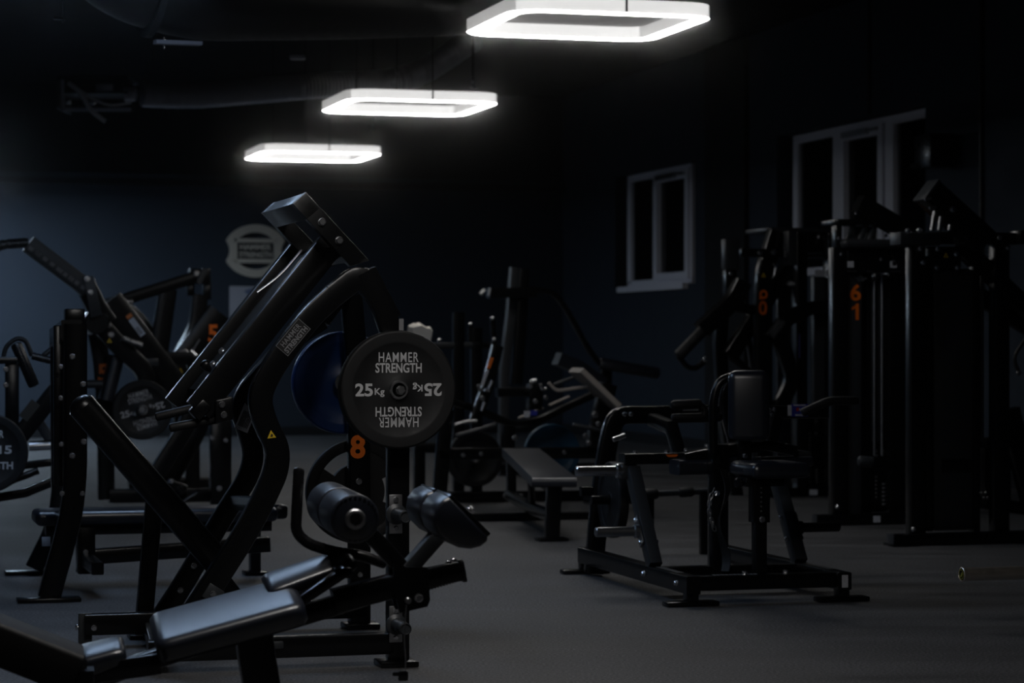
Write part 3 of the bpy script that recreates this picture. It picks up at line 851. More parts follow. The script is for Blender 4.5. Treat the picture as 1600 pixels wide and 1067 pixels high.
part(t, 'tail_post', MB().box(ql.at(133, 990), (u, v, Z), (.055, .02, .17), .003), STEELG)
bolt(t, ql.off(-.037).at(147, 981), -v, .011); bolt(t, ql.at(121, 980), -u, .010)

HS_G = 'loaded plates'
weight_plate(pn.off(-.135).at(623.5, 609), -v, .452, .075, RUBBER, 'large black 25 kg weight plate with grey lettering, loaded facing the viewer', None, '25', 0)
weight_plate(pf.off(.085).at(538, 598), -v, .452, .075, BLUERUB, 'dark blue weight plate loaded behind the post with the orange 8')
weight_plate(pf.off(.085).at(559, 768), -v, .455, .05, RUBBER, 'black weight plate with grip holes stored low behind the orange 8 post', slots=True)
def beam(th, pl, pts, w, h, name, mt=None, fillet=0.0, r=.008):
    return part(th, name, MB().sweep(pl.all(*pts), w, h, v, r, 2, fillet), mt or STEEL)
def rod(th, pl, pts, r, name, mt=None, fillet=0.0, dome=False):
    return part(th, name, MB().tube(pl.all(*pts), r, 14, fillet, dome), mt or STEEL)
def block(th, pl, px0, py0, px1, py1, d, name, mt=None, bev=.006, push=0.0):
    """upright block seen between two pixel corners in plane pl, d metres deep, pushed back by push"""
    a, b = pl.at(px0, py0), pl.at(px1, py1)
    m = (a + b) / 2
    dx = (b - a).dot(u); dz = abs(b.z - a.z)
    return part(th, name, MB().box(m + v * (d / 2 + push), (u, v, Z), (abs(dx), d, dz), bev), mt or STEEL)
def feet(th, q, w=.16, d=.14):
    return part(th, 'foot_plate', MB().box(Vector((q.x, q.y, .01)), (u, v, Z), (w, d, .02), .004), STEEL)
def drop(p): return Vector((p.x, p.y, .0))

# ------------------------------------------------------------------ flat bench machine at the left
cn = Plane(ground(76, 939), u); cf = cn.off(1.30); cm = cn.off(.66)
t = thing('flat_bench_machine', 'long flat black bench on splayed legs behind the diagonal brace, left', 'exercise bench', drop(cm.at(200, 860)))
a, b = cm.at(52, 803), cm.at(428, 803)
z_ = (a.z + b.z) / 2
a.z = b.z = z_ - .004
part(t, 'bench_pad', MB().box((a + b) / 2, (u, v, Z), ((b - a).length, .30, .075), .03, 4), LEATHER, angle=60)
part(t, 'pad_frame', MB().sweep([a - Z * .065 + u * .06, b - Z * .065 - u * .02], .10, .055, v), STEEL)
ep = part(t, 'pad_stop', MB().box(b + u * .03 + Z * .005, (u, v, Z), (.07, .12, .075), .02), PLASTIC)
beam(t, cm, ((135, 870), (420, 850)), .10, .075, 'base_rail')
block(t, cm, 119, 815, 146, 894, .14, 'front_support', push=-.10)
bolt(t, cm.off(-.11).at(134, 863), -v, .013); bolt(t, cm.off(-.11).at(135, 816), -v, .011)
q = ground(398, 898); ql = Plane(q, u)
part(t, 'rear_post', MB().sweep([Vector((q.x, q.y, .01)), ql.at(398, 812)], .08, .055, v), STEEL)
feet(t, q, .12, .14)
up_ = beam(t, cn, ((118, 506), (118, 740), (112, 800), (96, 862), (76, 934)), .09, .105, 'upright', None, .12)
feet(t, ground(76, 940), .30, .13)
for pxy in ((113, 557), (113, 712), (130, 600), (131, 690)):
    bolt(up_, cn.off(-.046).at(*pxy), -v, .013)
for pxy in ((95, 573), (95, 622), (96, 694), (97, 771), (129, 771)):
    bolt(up_, cn.off(-.046).at(*pxy), -v, .011)
beam(t, cf, ((92, 520), (94, 780), (84, 825), (53, 888)), .09, .09, 'upright', None, .12)
feet(t, ground(52, 897), .30, .13)
part(t, 'cross_tie', MB().sweep([cn.at(108, 812), cf.at(88, 812)], .09, .09, u), STEEL)
part(t, 'cross_tie', MB().sweep([cn.at(112, 516), cf.at(92, 528)], .10, .10, u), STEEL)
part(t, 'cross_tie', MB().sweep([cm.at(133, 872), cm.at(133, 872) - v * .60 ], .06, .06, u), STEEL)
part(t, 'floor_label', MB().box(cf.off(-.05).at(72, 846), (u, v, Z), (.045, .004, .05), .001), WHITE, 'small white label on the splayed leg')
block(t, cn, 86, 508, 100, 760, .06, 'upright_plate', push=.05)
block(t, cn, 104, 482, 134, 508, .12, 'pivot_block', push=.03)

# ------------------------------------------------------------------ machine cut by the left edge, with the 15 kg plate
en = Plane(P(20, 640, 14.2), u)
t = thing('edge_machine', 'black lever machine cut by the left edge with a bent loop handle on top', 'gym machine', drop(en.at(-10, 700)))
p_ = block(t, en, 9, 566, 30, 702, .09, 'post')
bolt(p_, en.off(-.002).at(9, 577), -v, .014); bolt(p_, en.off(-.002).at(9, 602), -v, .014)
beam(t, en, ((-60, 563), (26, 563)), .05, .04, 'top_bar')
rod(t, en.off(.25), ((5, 562), (8, 542), (26, 528), (40, 531), (50, 556)), .014, 'loop_handle', RUBBER, .08)
rod(t, en.off(.15), ((26, 540), (52, 600)), .034, 'roller', PLASTIC, 0, True)
rod(t, en.off(.15), ((50, 556), (82, 564)), .022, 'side_bar', PLASTIC)
rod(t, en.off(.35), ((62, 560), (84, 543)), .016, 'side_bar', PLASTIC)
bm_ = beam(t, en.off(-.25), ((-10, 728), (20, 696), (102, 592)), .08, .10, 'lever')
sticker(bm_, 'name_label', en.off(-.292).at(46, 641), (en.at(102, 592) - en.at(20, 696)), ((en.at(102, 592) - en.at(20, 696)).normalized().cross(v) * 1), .12, .06, mat('faded brown label', (.035, .03, .024), .6, 0, .3, .03))
rod(t, en.off(.0), ((45, 697), (84, 695)), .03, 'weight_horn', CHROME)
beam(t, en, ((-30, 782), (40, 770), (100, 745)), .06, .05, 'lower_arm')
beam(t, en.off(.3), ((10, 730), (82, 722)), .06, .045, 'lower_arm')
rod(t, en.off(.2), ((0, 758), (60, 735)), .022, 'lower_arm')
q = en.at(-22, 700)
part(t, 'stand', MB().sweep([en.at(-22, 600), Vector((q.x, q.y, .0))], .09, .09, v), STEEL)
part(t, 'stand_tie', MB().sweep([en.at(-22, 690), en.at(20, 690)], .07, .07, v), STEEL)
beam(t, en.off(.5), ((50, 640), (85, 700)), .03, .06, 'strut', STEELG)
weight_plate(en.off(-.36).at(-18, 708), -v, .452, .06, RUBBER, 'black 15 kg weight plate half cut off by the left edge of the photo')
KP = ORIG.copy(); wp = [o for o in KP if o.get('label', '').startswith('black 15 kg')][0]
c15 = en.off(-.36).at(-18, 708) - v * -.0 ; c15 = c15 + v * .0064 - v * .0012; R15 = .226
for tx, x, y, w, h in (('HAMMER', 0, .48, .76, .19), ('15', .42, .08, .32, .21), ('STRENGTH', 0, -.32, 1.22, .19), ('kg', -.42, .08, .2, .15)):
    text_mesh(tx, c15 + u * (x * R15) + Z * (y * R15), u, Z, w * R15, h * R15, LETTER, wp, bold=.03)

# ------------------------------------------------------------------ machine with the tilted 25 kg plate
dn = Plane(P(223, 640, 17.6), u)
t = thing('tall_lever_machine', 'black lever machine with a high bent handle arm against the lit blue wall', 'gym machine', drop(dn.at(200, 760)))
arm = beam(t, dn.off(-.3), ((44, 381), (138, 452)), .10, .125, 'handle_arm', STEELG)
ln = (dn.at(138, 452) - dn.at(44, 381)).normalized(); un = ln.cross(v).normalized()
if un.z < 0: un = -un
for px, py, s in ((54, 396, .10), (76, 412, .22), (93, 425, .05), (102, 432, .14), (120, 445, .14)):
    text_mesh('IIIII'[:max(2, int(s * 22))], dn.off(-.352).at(px, py - 3), ln, un, s, .028, DIMLETTER, arm)
rod(t, dn.off(-.3), ((-60, 402), (-10, 388), (5, 382), (44, 379)), .035, 'hand_grip', PLASTIC, .1)
pv = part(t, 'pivot_plate', MB().prism(dn.off(-.38).all((131, 432), (146, 431), (160, 492), (142, 497)), v * .03, .004), STEELG)
bolt(pv, dn.off(-.38).at(137, 436), -v, .020); bolt(pv, dn.off(-.38).at(142, 457), -v, .018)
beam(t, dn.off(-.2), ((131, 440), (150, 480), (168, 505)), .12, .14, 'pivot_arm')
part(t, 'pivot_hub', MB().lathe(dn.off(-.30).at(152, 503), v, [(.001, 0), (.08, 0), (.09, .01), (.09, .3), (.08, .31), (.001, .31)], 28), STEEL)
lv = beam(t, dn.off(-.1), ((152, 503), (190, 545), (228, 580), (232, 618)), .11, .13, 'lever', STEEL, .1)
bolt(lv, dn.off(-.16).at(169, 507), -v, .022); bolt(lv, dn.off(-.16).at(174, 523), -v, .020)
triangle(lv, dn.off(-.157).at(171, 532), u, Z, .04)
wide = beam(t, dn.off(.25), ((170, 470), (270, 600)), .10, .20, 'slanted_beam', STEEL)
dr = (dn.at(222, 522) - dn.at(203, 496)).normalized()
nn = dr.cross(v).normalized()
st = sticker(wide, 'label', dn.off(.198).at(214, 511), dr, nn, .15, .045, mat('pale blue white label', (.70, .78, .92), .6, 0, .3, .04, 40), label='white label with a barcode')
sticker(st, 'label_tip', dn.off(.197).at(202, 494), dr, nn, .03, .045, mat('faded orange label', (.8, .28, .10), .6, 0, .3, .04))
for k in range(7):
    sticker(st, 'print', dn.off(.196).at(214 + k * 1.1, 512 + k * 1.5), dr, nn, .004, .03, BLACKINK, .0008)
for px, py in ((198, 533), (208, 537), (217, 540)):
    rod(t, dn.off(-.2), ((px - 4, py - 4), (px + 5, py)), .02, 'adjuster', DULL)
block(t, dn.off(-.1), 222, 560, 248, 572, .1, 'stop_block', STEELG)
rod(t, dn.off(-.25), ((223, 641), (224, 641)), .05, 'horn_flange', STEEL)
part(t, 'weight_horn', MB().lathe(dn.off(-.36).at(222, 640), v, [(.001, 0), (.022, 0), (.025, .004), (.025, .3)], 24), CHROME)
bp = beam(t, dn.off(.1), ((182, 556), (165, 625)), .26, .10, 'back_pad', LEATHER, 0, .03)
nb = beam(t, dn.off(.3), ((150, 520), (158, 560), (164, 640), (166, 780)), .10, .12, 'post', STEEL, .1)
text_mesh('5', dn.off(.245).at(161, 582), u + Z * .1, Z, .075, .13, ORANGE, nb, 'number', .03)
text_mesh('2', dn.off(.245).at(161, 607), u + Z * .1, Z, .075, .13, ORANGE, nb, 'number', .03)
beam(t, dn, ((300, 640), (290, 668), (270, 700), (245, 740), (228, 770)), .11, .12, 'front_leg', STEEL, .2)
beam(t, dn.off(.6), ((318, 645), (310, 672), (292, 705), (268, 745), (250, 770)), .11, .12, 'front_leg', STEEL, .2)
pst = block(t, dn.off(-.1), 330, 640, 362, 788, .10, 'rear_post')
bolt(pst, dn.off(-.1).at(343, 763), -v, .018); bolt(pst, dn.off(-.1).at(353, 688), -v, .016); bolt(pst, dn.off(-.1).at(332, 684), -v, .016)
beam(t, dn.off(.2), ((170, 775), (345, 773)), .10, .10, 'base_rail')
beam(t, dn.off(.1), ((262, 755), (290, 765)), .08, .07, 'foot_lever', STEEL)
rod(t, dn.off(.0), ((278, 762), (284, 772)), .035, 'foot_wheel', PLASTIC)
beam(t, dn.off(.0), ((280, 786), (306, 770)), .20, .03, 'foot_plate', STEEL)
for px, py in ((268, 752), (233, 729), (243, 740), (240, 756), (203, 700)):
    bolt(t, dn.off(-.07).at(px, py), -v, .016)
beam(t, dn.off(.5), ((195, 560), (300, 560)), .10, .10, 'cross_beam')
beam(t, dn.off(.5), ((300, 560), (345, 650)), .10, .12, 'cross_beam')
rod(t, dn.off(-.1), ((100, 600), (160, 600)), .03, 'cross_bar', STEELG)
weight_plate(dn.off(-.30).at(223, 640.5), -v, .43, .07, RUBBER, 'smaller looking black 25 kg plate tilted on the machine behind the diagonal brace', None, '25', 14, bd=.004)

# ------------------------------------------------------------------ machine further back with the second 5
gn = Plane(P(330, 520, 20.5), u)
t = thing('incline_lever_machine', 'black lever machine with an orange 5, in front of the brass emblem wall', 'gym machine', drop(gn.at(290, 720)))
hb = beam(t, gn, ((162, 478), (308, 432)), .11, .10, 'top_beam', STEEL, 0, .012)
block(t, gn, 296, 420, 328, 444, .14, 'head_block', push=-.05)
beam(t, gn.off(-.1), ((310, 442), (320, 421)), .05, .05, 'head_tab', STEELG)
bolt(t, gn.off(-.06).at(307, 428), -v, .022)
block(t, gn, 293, 444, 304, 462, .08, 'bracket'); block(t, gn, 318, 442, 330, 468, .08, 'bracket')
hn = rod(t, gn.off(-.15), ((186, 472), (207, 471)), .034, 'weight_horn', CHROME)
beam(t, gn, ((262, 452), (254, 510), (244, 580)), .10, .15, 'post', STEEL, .1)
beam(t, gn, ((312, 460), (308, 510), (268, 580)), .10, .13, 'post', STEEL, .1)
beam(t, gn.off(.2), ((190, 480), (215, 500), (280, 600), (290, 720)), .10, .14, 'post', STEEL, .1)
nbm = beam(t, gn.off(-.1), ((345, 490), (250, 615)), .12, .24, 'slanted_beam', STEEL)
text_mesh('5', gn.off(-.165).at(333, 521), u, Z, .085, .15, ORANGE, nbm, 'number', .03)
triangle(nbm, gn.off(-.165).at(282, 579), u, Z, .045)
for px, py in ((302, 553), (306, 558)):
    rod(nbm, gn.off(-.2), ((px - 4, py - 5), (px + 5, py + 3)), .012, 'latch', CHROME)
rod(nbm, gn.off(-.2), ((280, 550), (290, 547), (296, 552), (302, 546), (312, 530)), .008, 'cable', DULL)
rod(nbm, gn.off(-.2), ((296, 568), (303, 563), (300, 572)), .008, 'hook', DULL)
q = gn.at(290, 720)
part(t, 'stand', MB().sweep([gn.at(300, 560), Vector((gn.at(300, 560).x, gn.at(300, 560).y, 0))], .12, .12, v), STEEL)
part(t, 'base_rail', MB().sweep([drop(gn.at(200, 700)) + Z * .05, drop(gn.at(330, 700)) + Z * .05], .1, .1, v), STEEL)
# ------------------------------------------------------------------ flat bench with its rack, centre
mn = Plane(ground(820, 813), u)             # near base rail
mf = Plane(ground(820, 783), u)             # far base rail
mm = Plane(P(820, 705, 18.0), u)
t = thing('bench_press_rack', 'flat black bench pad on a single post before a low rack, centre', 'exercise bench', ground(860, 846))
quad = [P(831, 746, 15.05), P(901.5, 746, 15.05), P(843, 700, 16.9), P(784, 700, 16.9)]
part(t, 'bench_pad', MB().prism([p - Z * .062 for p in quad], Z * .062, .018), LEATHER, angle=60)
q = ground(862, 845)
part(t, 'front_post', MB().sweep([Vector((q.x, q.y, .01)), P(866, 757, q.y)], .07, .088, v), STEEL)
feet(t, q, .19, .12)
part(t, 'bench_spine', MB().sweep([P(866, 764, 15.3), P(812, 722, 17.4)], .07, .07, u), STEEL)
part(t, 'low_spine', MB().sweep([P(860, 806, 15.25), P(830, 794, 16.3), P(795, 773, 17.6)], .06, .07, u), STEEL)
part(t, 'rear_post', MB().sweep([P(799, 772, 17.6), P(798, 715, 17.6)], .06, .065, v), STEEL)
part(t, 'rear_post', MB().sweep([P(831, 792, 16.3), P(830, 752, 16.0)], .04, .04, v), STEEL)
beam(t, mn, ((688, 808), (948, 806)), .07, .055, 'base_rail')
beam(t, mf, ((680, 776), (948, 774)), .08, .08, 'base_rail')
rb = beam(t, mm, ((684, 709), (950, 707)), .08, .085, 'rack_beam')
for px, py in ((724, 711), (752, 709), (882, 707)):
    bolt(rb, mm.off(-.042).at(px, py), -v, .016)
beam(t, mm, ((697, 640), (692, 700), (686, 780), (684, 800)), .08, .10, 'upright')
beam(t, mm, ((955, 640), (952, 700), (949, 795)), .08, .09, 'upright')
for px in (690, 948):
    part(t, 'side_rail', MB().sweep([mn.at(px, 808), mf.at(px, 776)], .06, .06, u), STEEL)
    part(t, 'side_rail', MB().sweep([mm.at(px, 790), mm.at(px, 790) + v * .5], .06, .06, u), STEEL)
bolt(t, mf.off(-.05).at(789, 775), -v, .016); bolt(t, mf.off(-.05).at(815, 774), -v, .014)
# V-shaped seat rail with its lit upper edge painted as a pale strip
sr = beam(t, mm.off(.6), ((702, 626), (752, 642), (800, 664), (832, 661), (880, 638), (928, 616)), .08, .055, 'seat_rail', STEEL, .15)
part(sr, 'lit_edge_strip', MB().sweep([p + Z * .028 for p in mm.off(.57).all((810, 659), (848, 643))], .06, .012, v, .003).sweep([p + Z * .028 for p in mm.off(.57).all((858, 639), (889, 625))], .06, .012, v, .003), LITGREY)
rod(t, mm.off(-.2), ((713, 681), (774, 664)), .017, 'lever', STEELG, 0, True)
rod(t, mm.off(-.1), ((711, 664), (726, 659), (745, 658)), .014, 'handle', DULL, .1)
beam(t, mm.off(.5), ((776, 613), (838, 611)), .10, .07, 'cross_beam', STEEL)
sb = beam(t, mm.off(.4), ((742, 655), (762, 600), (777, 540)), .08, .085, 'slanted_beam', STEEL)
dr = (mm.at(769, 558) - mm.at(753, 603)).normalized(); nn = dr.cross(v).normalized()
st = sticker(sb, 'label', mm.off(.352).at(757.5, 590), dr, -nn if nn.dot(u) > 0 else nn, .13, .022, WHITE, label='white label strip')
sticker(st, 'label_tip', mm.off(.352).at(766, 567), dr, -nn if nn.dot(u) > 0 else nn, .088, .026, ORANGE)
for px0, py0, px1, py1, r in ((747, 601, 750, 611, .014), (757, 609, 765, 611, .014), (769, 595, 763, 608, .016), (752, 642, 757, 628, .016)):
    rod(t, mm.off(.3), ((px0, py0), (px1, py1)), r, 'clamp', DULL)
for px0, py0, px1, py1, r in ((829, 597, 838, 594, .014), (829, 603, 830, 606, .018), (844, 600, 848, 609, .016), (848, 609, 854, 607, .014)):
    rod(t, mm.off(.3), ((px0, py0), (px1, py1)), r, 'clamp', CHROME)
block(t, mm.off(.35), 828, 600, 848, 640, .12, 'clamp_block', STEEL)
for px, py in ((754, 622), (837, 627), (853, 621)):
    bolt(t, mm.off(.28).at(px, py), -v, .018)
pd = mm.off(-.3)
part(t, 'seat_back', MB().sweep(pd.all((900, 578), (959, 634)), .30, .045, v, .012), LITGREY, 'pad seen edge on, its lit edge coloured grey')
rod(t, pd, ((857, 598), (869, 611), (918, 604)), .014, 'bent_rod', LITGREY, .03)
rod(t, pd.off(.3), ((866, 601), (901, 588)), .012, 'bent_rod', STEELG)
rod(t, pd, ((896, 664), (946, 673)), .016, 'lower_lever', STEELG, 0, True)
for px, py, r in ((930, 648, .022), (935, 662, .018), (915, 681, .018), (920, 692, .018), (805, 684, .018)):
    bolt(t, pd.off(-.02).at(px, py), -v, r)
beam(t, pd.off(.1), ((950, 600), (935, 660), (928, 700)), .10, .12, 'slanted_post', STEEL)
beam(t, mm.off(.5), ((795, 665), (793, 720)), .08, .09, 'slanted_post', STEEL)
sticker(t, 'label', mm.off(.34).at(823, 647), u, Z, .045, .05, WHITE)
sticker(t, 'label', mm.off(.34).at(834, 645), u, Z, .055, .04, BLUEINK)
weight_plate(mm.off(.9).at(864, 707), -v, .45, .07, TEALRUB, 'teal blue weight plate half hidden behind the flat bench')
weight_plate(mm.off(.9).at(743, 717), -v, .44, .07, RUBBER, 'black weight plate low behind the left end of the flat bench rack')
part(t, 'plate_peg', MB().tube([mm.at(864, 706), mm.off(1.05).at(864, 707)], .024), CHROME)
part(t, 'plate_peg', MB().tube([mm.at(743, 716), mm.off(1.05).at(743, 717)], .024), DULL)

# ------------------------------------------------------------------ tall machine behind the bench
gn = Plane(P(800, 480, 22.5), u)
t = thing('pulldown_machine', 'tall black machine with a curved arm and roller pad behind the flat bench', 'gym machine', drop(gn.at(790, 700)))
part(t, 'mast', MB().sweep([gn.at(804, 418), gn.at(797, 500), gn.at(788, 575), drop(gn.at(785, 600))], .10, .085, v), SHROUD)
beam(t, gn.off(-.15), ((762, 458), (836, 457)), .14, .095, 'head_arm', STEEL)
rod(t, gn.off(-.22), ((751, 460), (757, 453)), .02, 'head_cap', DULL)
rod(t, gn.off(-.22), ((764, 462), (766, 450)), .018, 'head_cap', DULL)
beam(t, gn, ((818, 420), (813, 500), (806, 600)), .12, .10, 'mast_back', STEEL)
beam(t, gn.off(-.1), ((830, 452), (866, 456), (890, 492), (920, 548), (946, 578)), .06, .05, 'curved_arm', STEEL, .3)
rod(t, gn.off(-.1), ((940, 568), (1026, 583)), .055, 'roller_pad', LEATHER, 0, True)
part(t, 'roller_stand', MB().sweep([gn.at(946, 575), drop(gn.at(946, 575))], .10, .10, v), STEEL)
part(t, 'base_rail', MB().sweep([drop(gn.at(780, 700)) + Z * .06, drop(gn.at(955, 700)) + Z * .06], .1, .1, v), STEEL)
beam(t, gn, ((870, 560), (905, 575), (940, 600)), .2, .12, 'seat', LEATHER)

# ------------------------------------------------------------------ low dark rack with a towel
wn = Plane(P(700, 560, 19.6), u)
t = thing('dark_rack', 'dark upright rack half hidden behind the large 25 kg plate', 'gym machine', drop(wn.at(680, 700)))
for px, y0 in ((655, 533), (716, 488), (744, 512)):
    part(t, 'upright', MB().sweep([wn.at(px, y0), drop(wn.at(px, 600))], .07, .09, v), STEEL)
beam(t, wn, ((650, 541), (748, 539)), .07, .05, 'cross_bar', STEELG)
beam(t, wn, ((650, 700), (748, 699)), .08, .08, 'base_rail')
for px, py in ((686, 532), (735, 507), (769, 498), (772, 531)):
    rod(t, wn.off(-.08), ((px - 2, py), (px + 2, py - 1)), .014, 'knob', DULL)
beam(t, wn, ((735, 505), (735, 541)), .04, .04, 'peg_post')
beam(t, wn, ((769, 496), (772, 541)), .04, .04, 'peg_post')
beam(t, wn, ((740, 540), (775, 540)), .05, .05, 'cross_bar')
# towel: crumpled drape over the top of the first upright
tc_ = P(655, 520, 18.9)
m = MB(); N = 16; random.seed(9)
prof = [(-.092, -.075), (-.093, .01), (-.085, .055), (-.04, .078), (.0, .076), (.05, .05), (.085, .045), (.108, .02), (.098, -.03), (.085, -.085)]
rs = []
for k in range(7):
    d = -.10 + .2 * k / 6; s = 1 - .25 * abs(k - 3) / 3
    rs.append([tc_ + u * (x * s + random.uniform(-.006, .006)) + Z * (z * (s if z > 0 else 1) + random.uniform(-.006, .006)) + v * d for x, z in prof])
m.rings(rs)
single('towel', m, CLOTH, 'crumpled white towel hanging just above the large 25 kg plate', 'towel', tc_)
# ------------------------------------------------------------------ seated dip machine, right of centre
O_ = ground(1070, 947)
Wd = .80
LP = Plane(O_ + u * .03, v)              # left rail plane (holds v)
RP = Plane(O_ + u * Wd, v)
FP = Plane(O_, u)                        # front rail plane
def D(x, y, z): return O_ + u * x + v * y + Z * z
t = thing('seated_dip_machine', 'black seated dip machine with back pad and side handles, right of centre', 'gym machine', O_)
DIP = t
lr = part(t, 'base_rail', MB().sweep([D(.03, -.04, .10), D(.03, 1.68, .10)], .07, .085, u), STEEL)
rr = part(t, 'base_rail', MB().sweep([D(Wd, -.04, .10), D(Wd, 1.68, .10)], .07, .085, u), STEEL)
fr_ = part(t, 'front_rail', MB().sweep([D(.0, .02, .105), D(Wd, .02, .105)], .07, .07, v), STEEL)
part(t, 'middle_rail', MB().sweep([D(.03, .50, .105), D(Wd, .50, .105)], .07, .07, v), STEEL)
text_mesh('IIIIIIIIIII', D(.26, .02, .1405), u, v, .22, .03, DIMLETTER, fr_)
for x, y in ((.03, 0), (.03, 1.66), (Wd, 0), (Wd, 1.66)):
    part(t, 'foot_plate', MB().box(D(x, y, .012), (u, v, Z), (.26, .09, .024), .006), STEEL)
    part(t, 'foot_post', MB().box(D(x, y, .05), (u, v, Z), (.06, .06, .08), .004), STEEL)
for y in (.10, .58):
    bolt(lr, D(-.005, y, .10), -u, .013)
bolt(rr, D(Wd - .035, .05, .10), -u, .013); bolt(rr, D(Wd - .035, .62, .10), -u, .013)
sticker(rr, 'label', D(Wd, -.041, .10), u, Z, .032, .06, WHITE)
sticker(lr, 'warning_label', D(.03, .30, .1435), u, v, .035, .32, mat('printed warning label', (.07, .07, .07), .5, 0, .3, .03))
sticker(rr, 'warning_label', D(Wd, .28, .1435), u, v, .035, .32, mat('printed warning label', (.07, .07, .07), .5, 0, .3, .03))
# leaning legs with weight horns
yT, zT = .86, .60
legs = []
for x in (.03, Wd):
    lg = part(t, 'leaning_leg', MB().sweep([D(x, .52, .14), D(x, yT, zT)], .065, .075, u), STEELG)
    legs.append(lg)
    s = -1 if x < .1 else 1
    q = D(x + s * .035, .52 + (yT - .52) * .36, .14 + (zT - .14) * .36)
    ld = (D(0, yT, zT) - D(0, .52, .14)).normalized()
    pk = part(lg, 'peg_plate', MB().box(q + u * (s * .004), (u, ld, u.cross(ld)), (.008, .16, .055), .002), DULL, 'zinc plate under the storage peg')
    part(lg, 'storage_peg', MB().lathe(q + u * (s * .008), u * s, [(.034, 0), (.034, .02), (.0245, .026), (.0245, .22), (.02, .225), (.001, .225)], 28), DULL if s < 0 else STEEL)
    for k in (-.065, .065):
        bolt(lg, q + u * (s * .008) + ld * k, u * s, .011); bolt(lg, q - u * (s * .072) + ld * k, -u * s, .011)
tb = part(t, 'upper_rail', MB().sweep([D(-.02, yT + .02, .655), D(.62, yT + .02, .655)], .10, .055, v), STEEL)
for px, sz in ((1050, .040), (1073, .030)):
    q = Plane(D(0, yT - .031, 0), u).at(px, 690); q.z = .676
    part(tb, 'number', MB().prism([q + u * -sz * .9, q + u * sz * .9, q + u * sz * .5 - Z * .012, q - u * sz * .5 - Z * .012], -v * .001), ORANGE, 'orange number cut off by the rail edge')
for x in (.05, .22):
    bolt(tb, D(x, yT + .02, .683), Z, .012)
# loading horn at the left
hq = D(-.02, yT + .02, .595)
hn = part(t, 'weight_horn', MB().lathe(hq, -u, [(.036, 0), (.036, .03), (.026, .035), (.026, .24), (.022, .245), (.001, .245)], 28), CHROME, 'bright chrome weight horn')
part(t, 'horn_block', MB().box(hq + u * .03, (u, v, Z), (.08, .07, .08), .006), STEELG)
part(t, 'horn_tip', MB().tube([Plane(D(0, 1.25, 0), u).at(958, 687), Plane(D(0, 1.25, 0), u).at(977, 680)], .013, 12), CHROME)
# rear arch: left upright that bends into the lever beam
RA = Plane(D(0, 1.55, 0), u)
ar = part(t, 'arch', MB().sweep(RA.all((927, 896), (938, 770), (950, 690), (962, 648), (1000, 648), (1110, 646)), .07, .095, v, .01, fillet=.14), STEEL)
triangle(ar, RA.off(-.036).at(940, 788), u, Z, .04)
for pxy in ((950, 787), (946, 806)):
    bolt(ar, RA.off(-.037).at(*pxy), -v, .014)
for px in (976, 986):
    bolt(ar, RA.off(-.037).at(px, 647), -v, .013)
sticker(ar, 'label', RA.off(-.036).at(1079, 639), u, Z, .09, .018, DIMLETTER)
sticker(ar, 'label', RA.off(-.036).at(1107, 639), u, Z, .03, .018, DIMLETTER)
rb = part(t, 'lever_beam', MB().sweep([RA.at(1100, 645), RA.at(1292, 643)], .06, .072, v, .008), STEEL)
pq = RA.off(-.031).at(1249, 641)
pst = sticker(rb, 'instruction_label', pq, u, Z, .10, .068, BLUEINK, label='small blue instruction label')
sticker(pst, 'print', pq - v * .002 - u * .058, u, Z, .022, .058, WHITE)
sticker(pst, 'print', pq - v * .002 - u * .012 + Z * .005, u, Z, .016, .02, REDINK)
sticker(pst, 'print', pq - v * .002 + u * .008 - Z * .002, u + Z, Z - u, .008, .03, WHITE)
sticker(pst, 'print', pq - v * .002 + u * .005 - Z * .026, u, Z, .06, .008, WHITE)
sticker(pst, 'print', pq - v * .002 + Z * .028, u, Z, .07, .007, WHITE)
for px, py in ((1203, 641), (1210, 640), (1206, 648)):
    bolt(rb, RA.off(-.031).at(px, py), -v, .011)
# looped left handle and bent right handle
HP = Plane(D(0, .9, 0), u)
part(t, 'loop_handle', MB().tube(fil(HP.all((1050, 633), (1090, 630), (1102, 640), (1100, 651), (1052, 652)), .05, 5), .019, 16, 0, True), RUBBER)
part(t, 'handle_sleeve', MB().tube(HP.all((1053, 633), (1092, 631)), .026, 16, 0, True), RUBBER)
part(t, 'bent_handle', MB().tube(HP.all((1256, 644), (1278, 634), (1296, 626), (1338, 626)), .023, 16, fillet=.08, dome=True), RUBBER)
# lever arms hanging to the thigh pad
part(t, 'lever_arm', MB().sweep(HP.all((1148, 690), (1138, 650), (1133, 612), (1150, 592)), .06, .07, v, .01, fillet=.08), STEEL)
part(t, 'lever_arm', MB().sweep([D(.36, 1.5, .83), D(.36, 1.2, .80), D(.36, 1.05, .62)], .06, .07, u, .01), STEEL)
part(t, 'lever_arm', MB().sweep(HP.off(.3).all((1213, 652), (1205, 690)), .05, .06, v), STEEL)
part(t, 'pivot_cap', MB().lathe(HP.off(-.05).at(1122, 652), -v, [(.022, 0), (.022, .01), (.012, .018)], 20), PLASTIC)
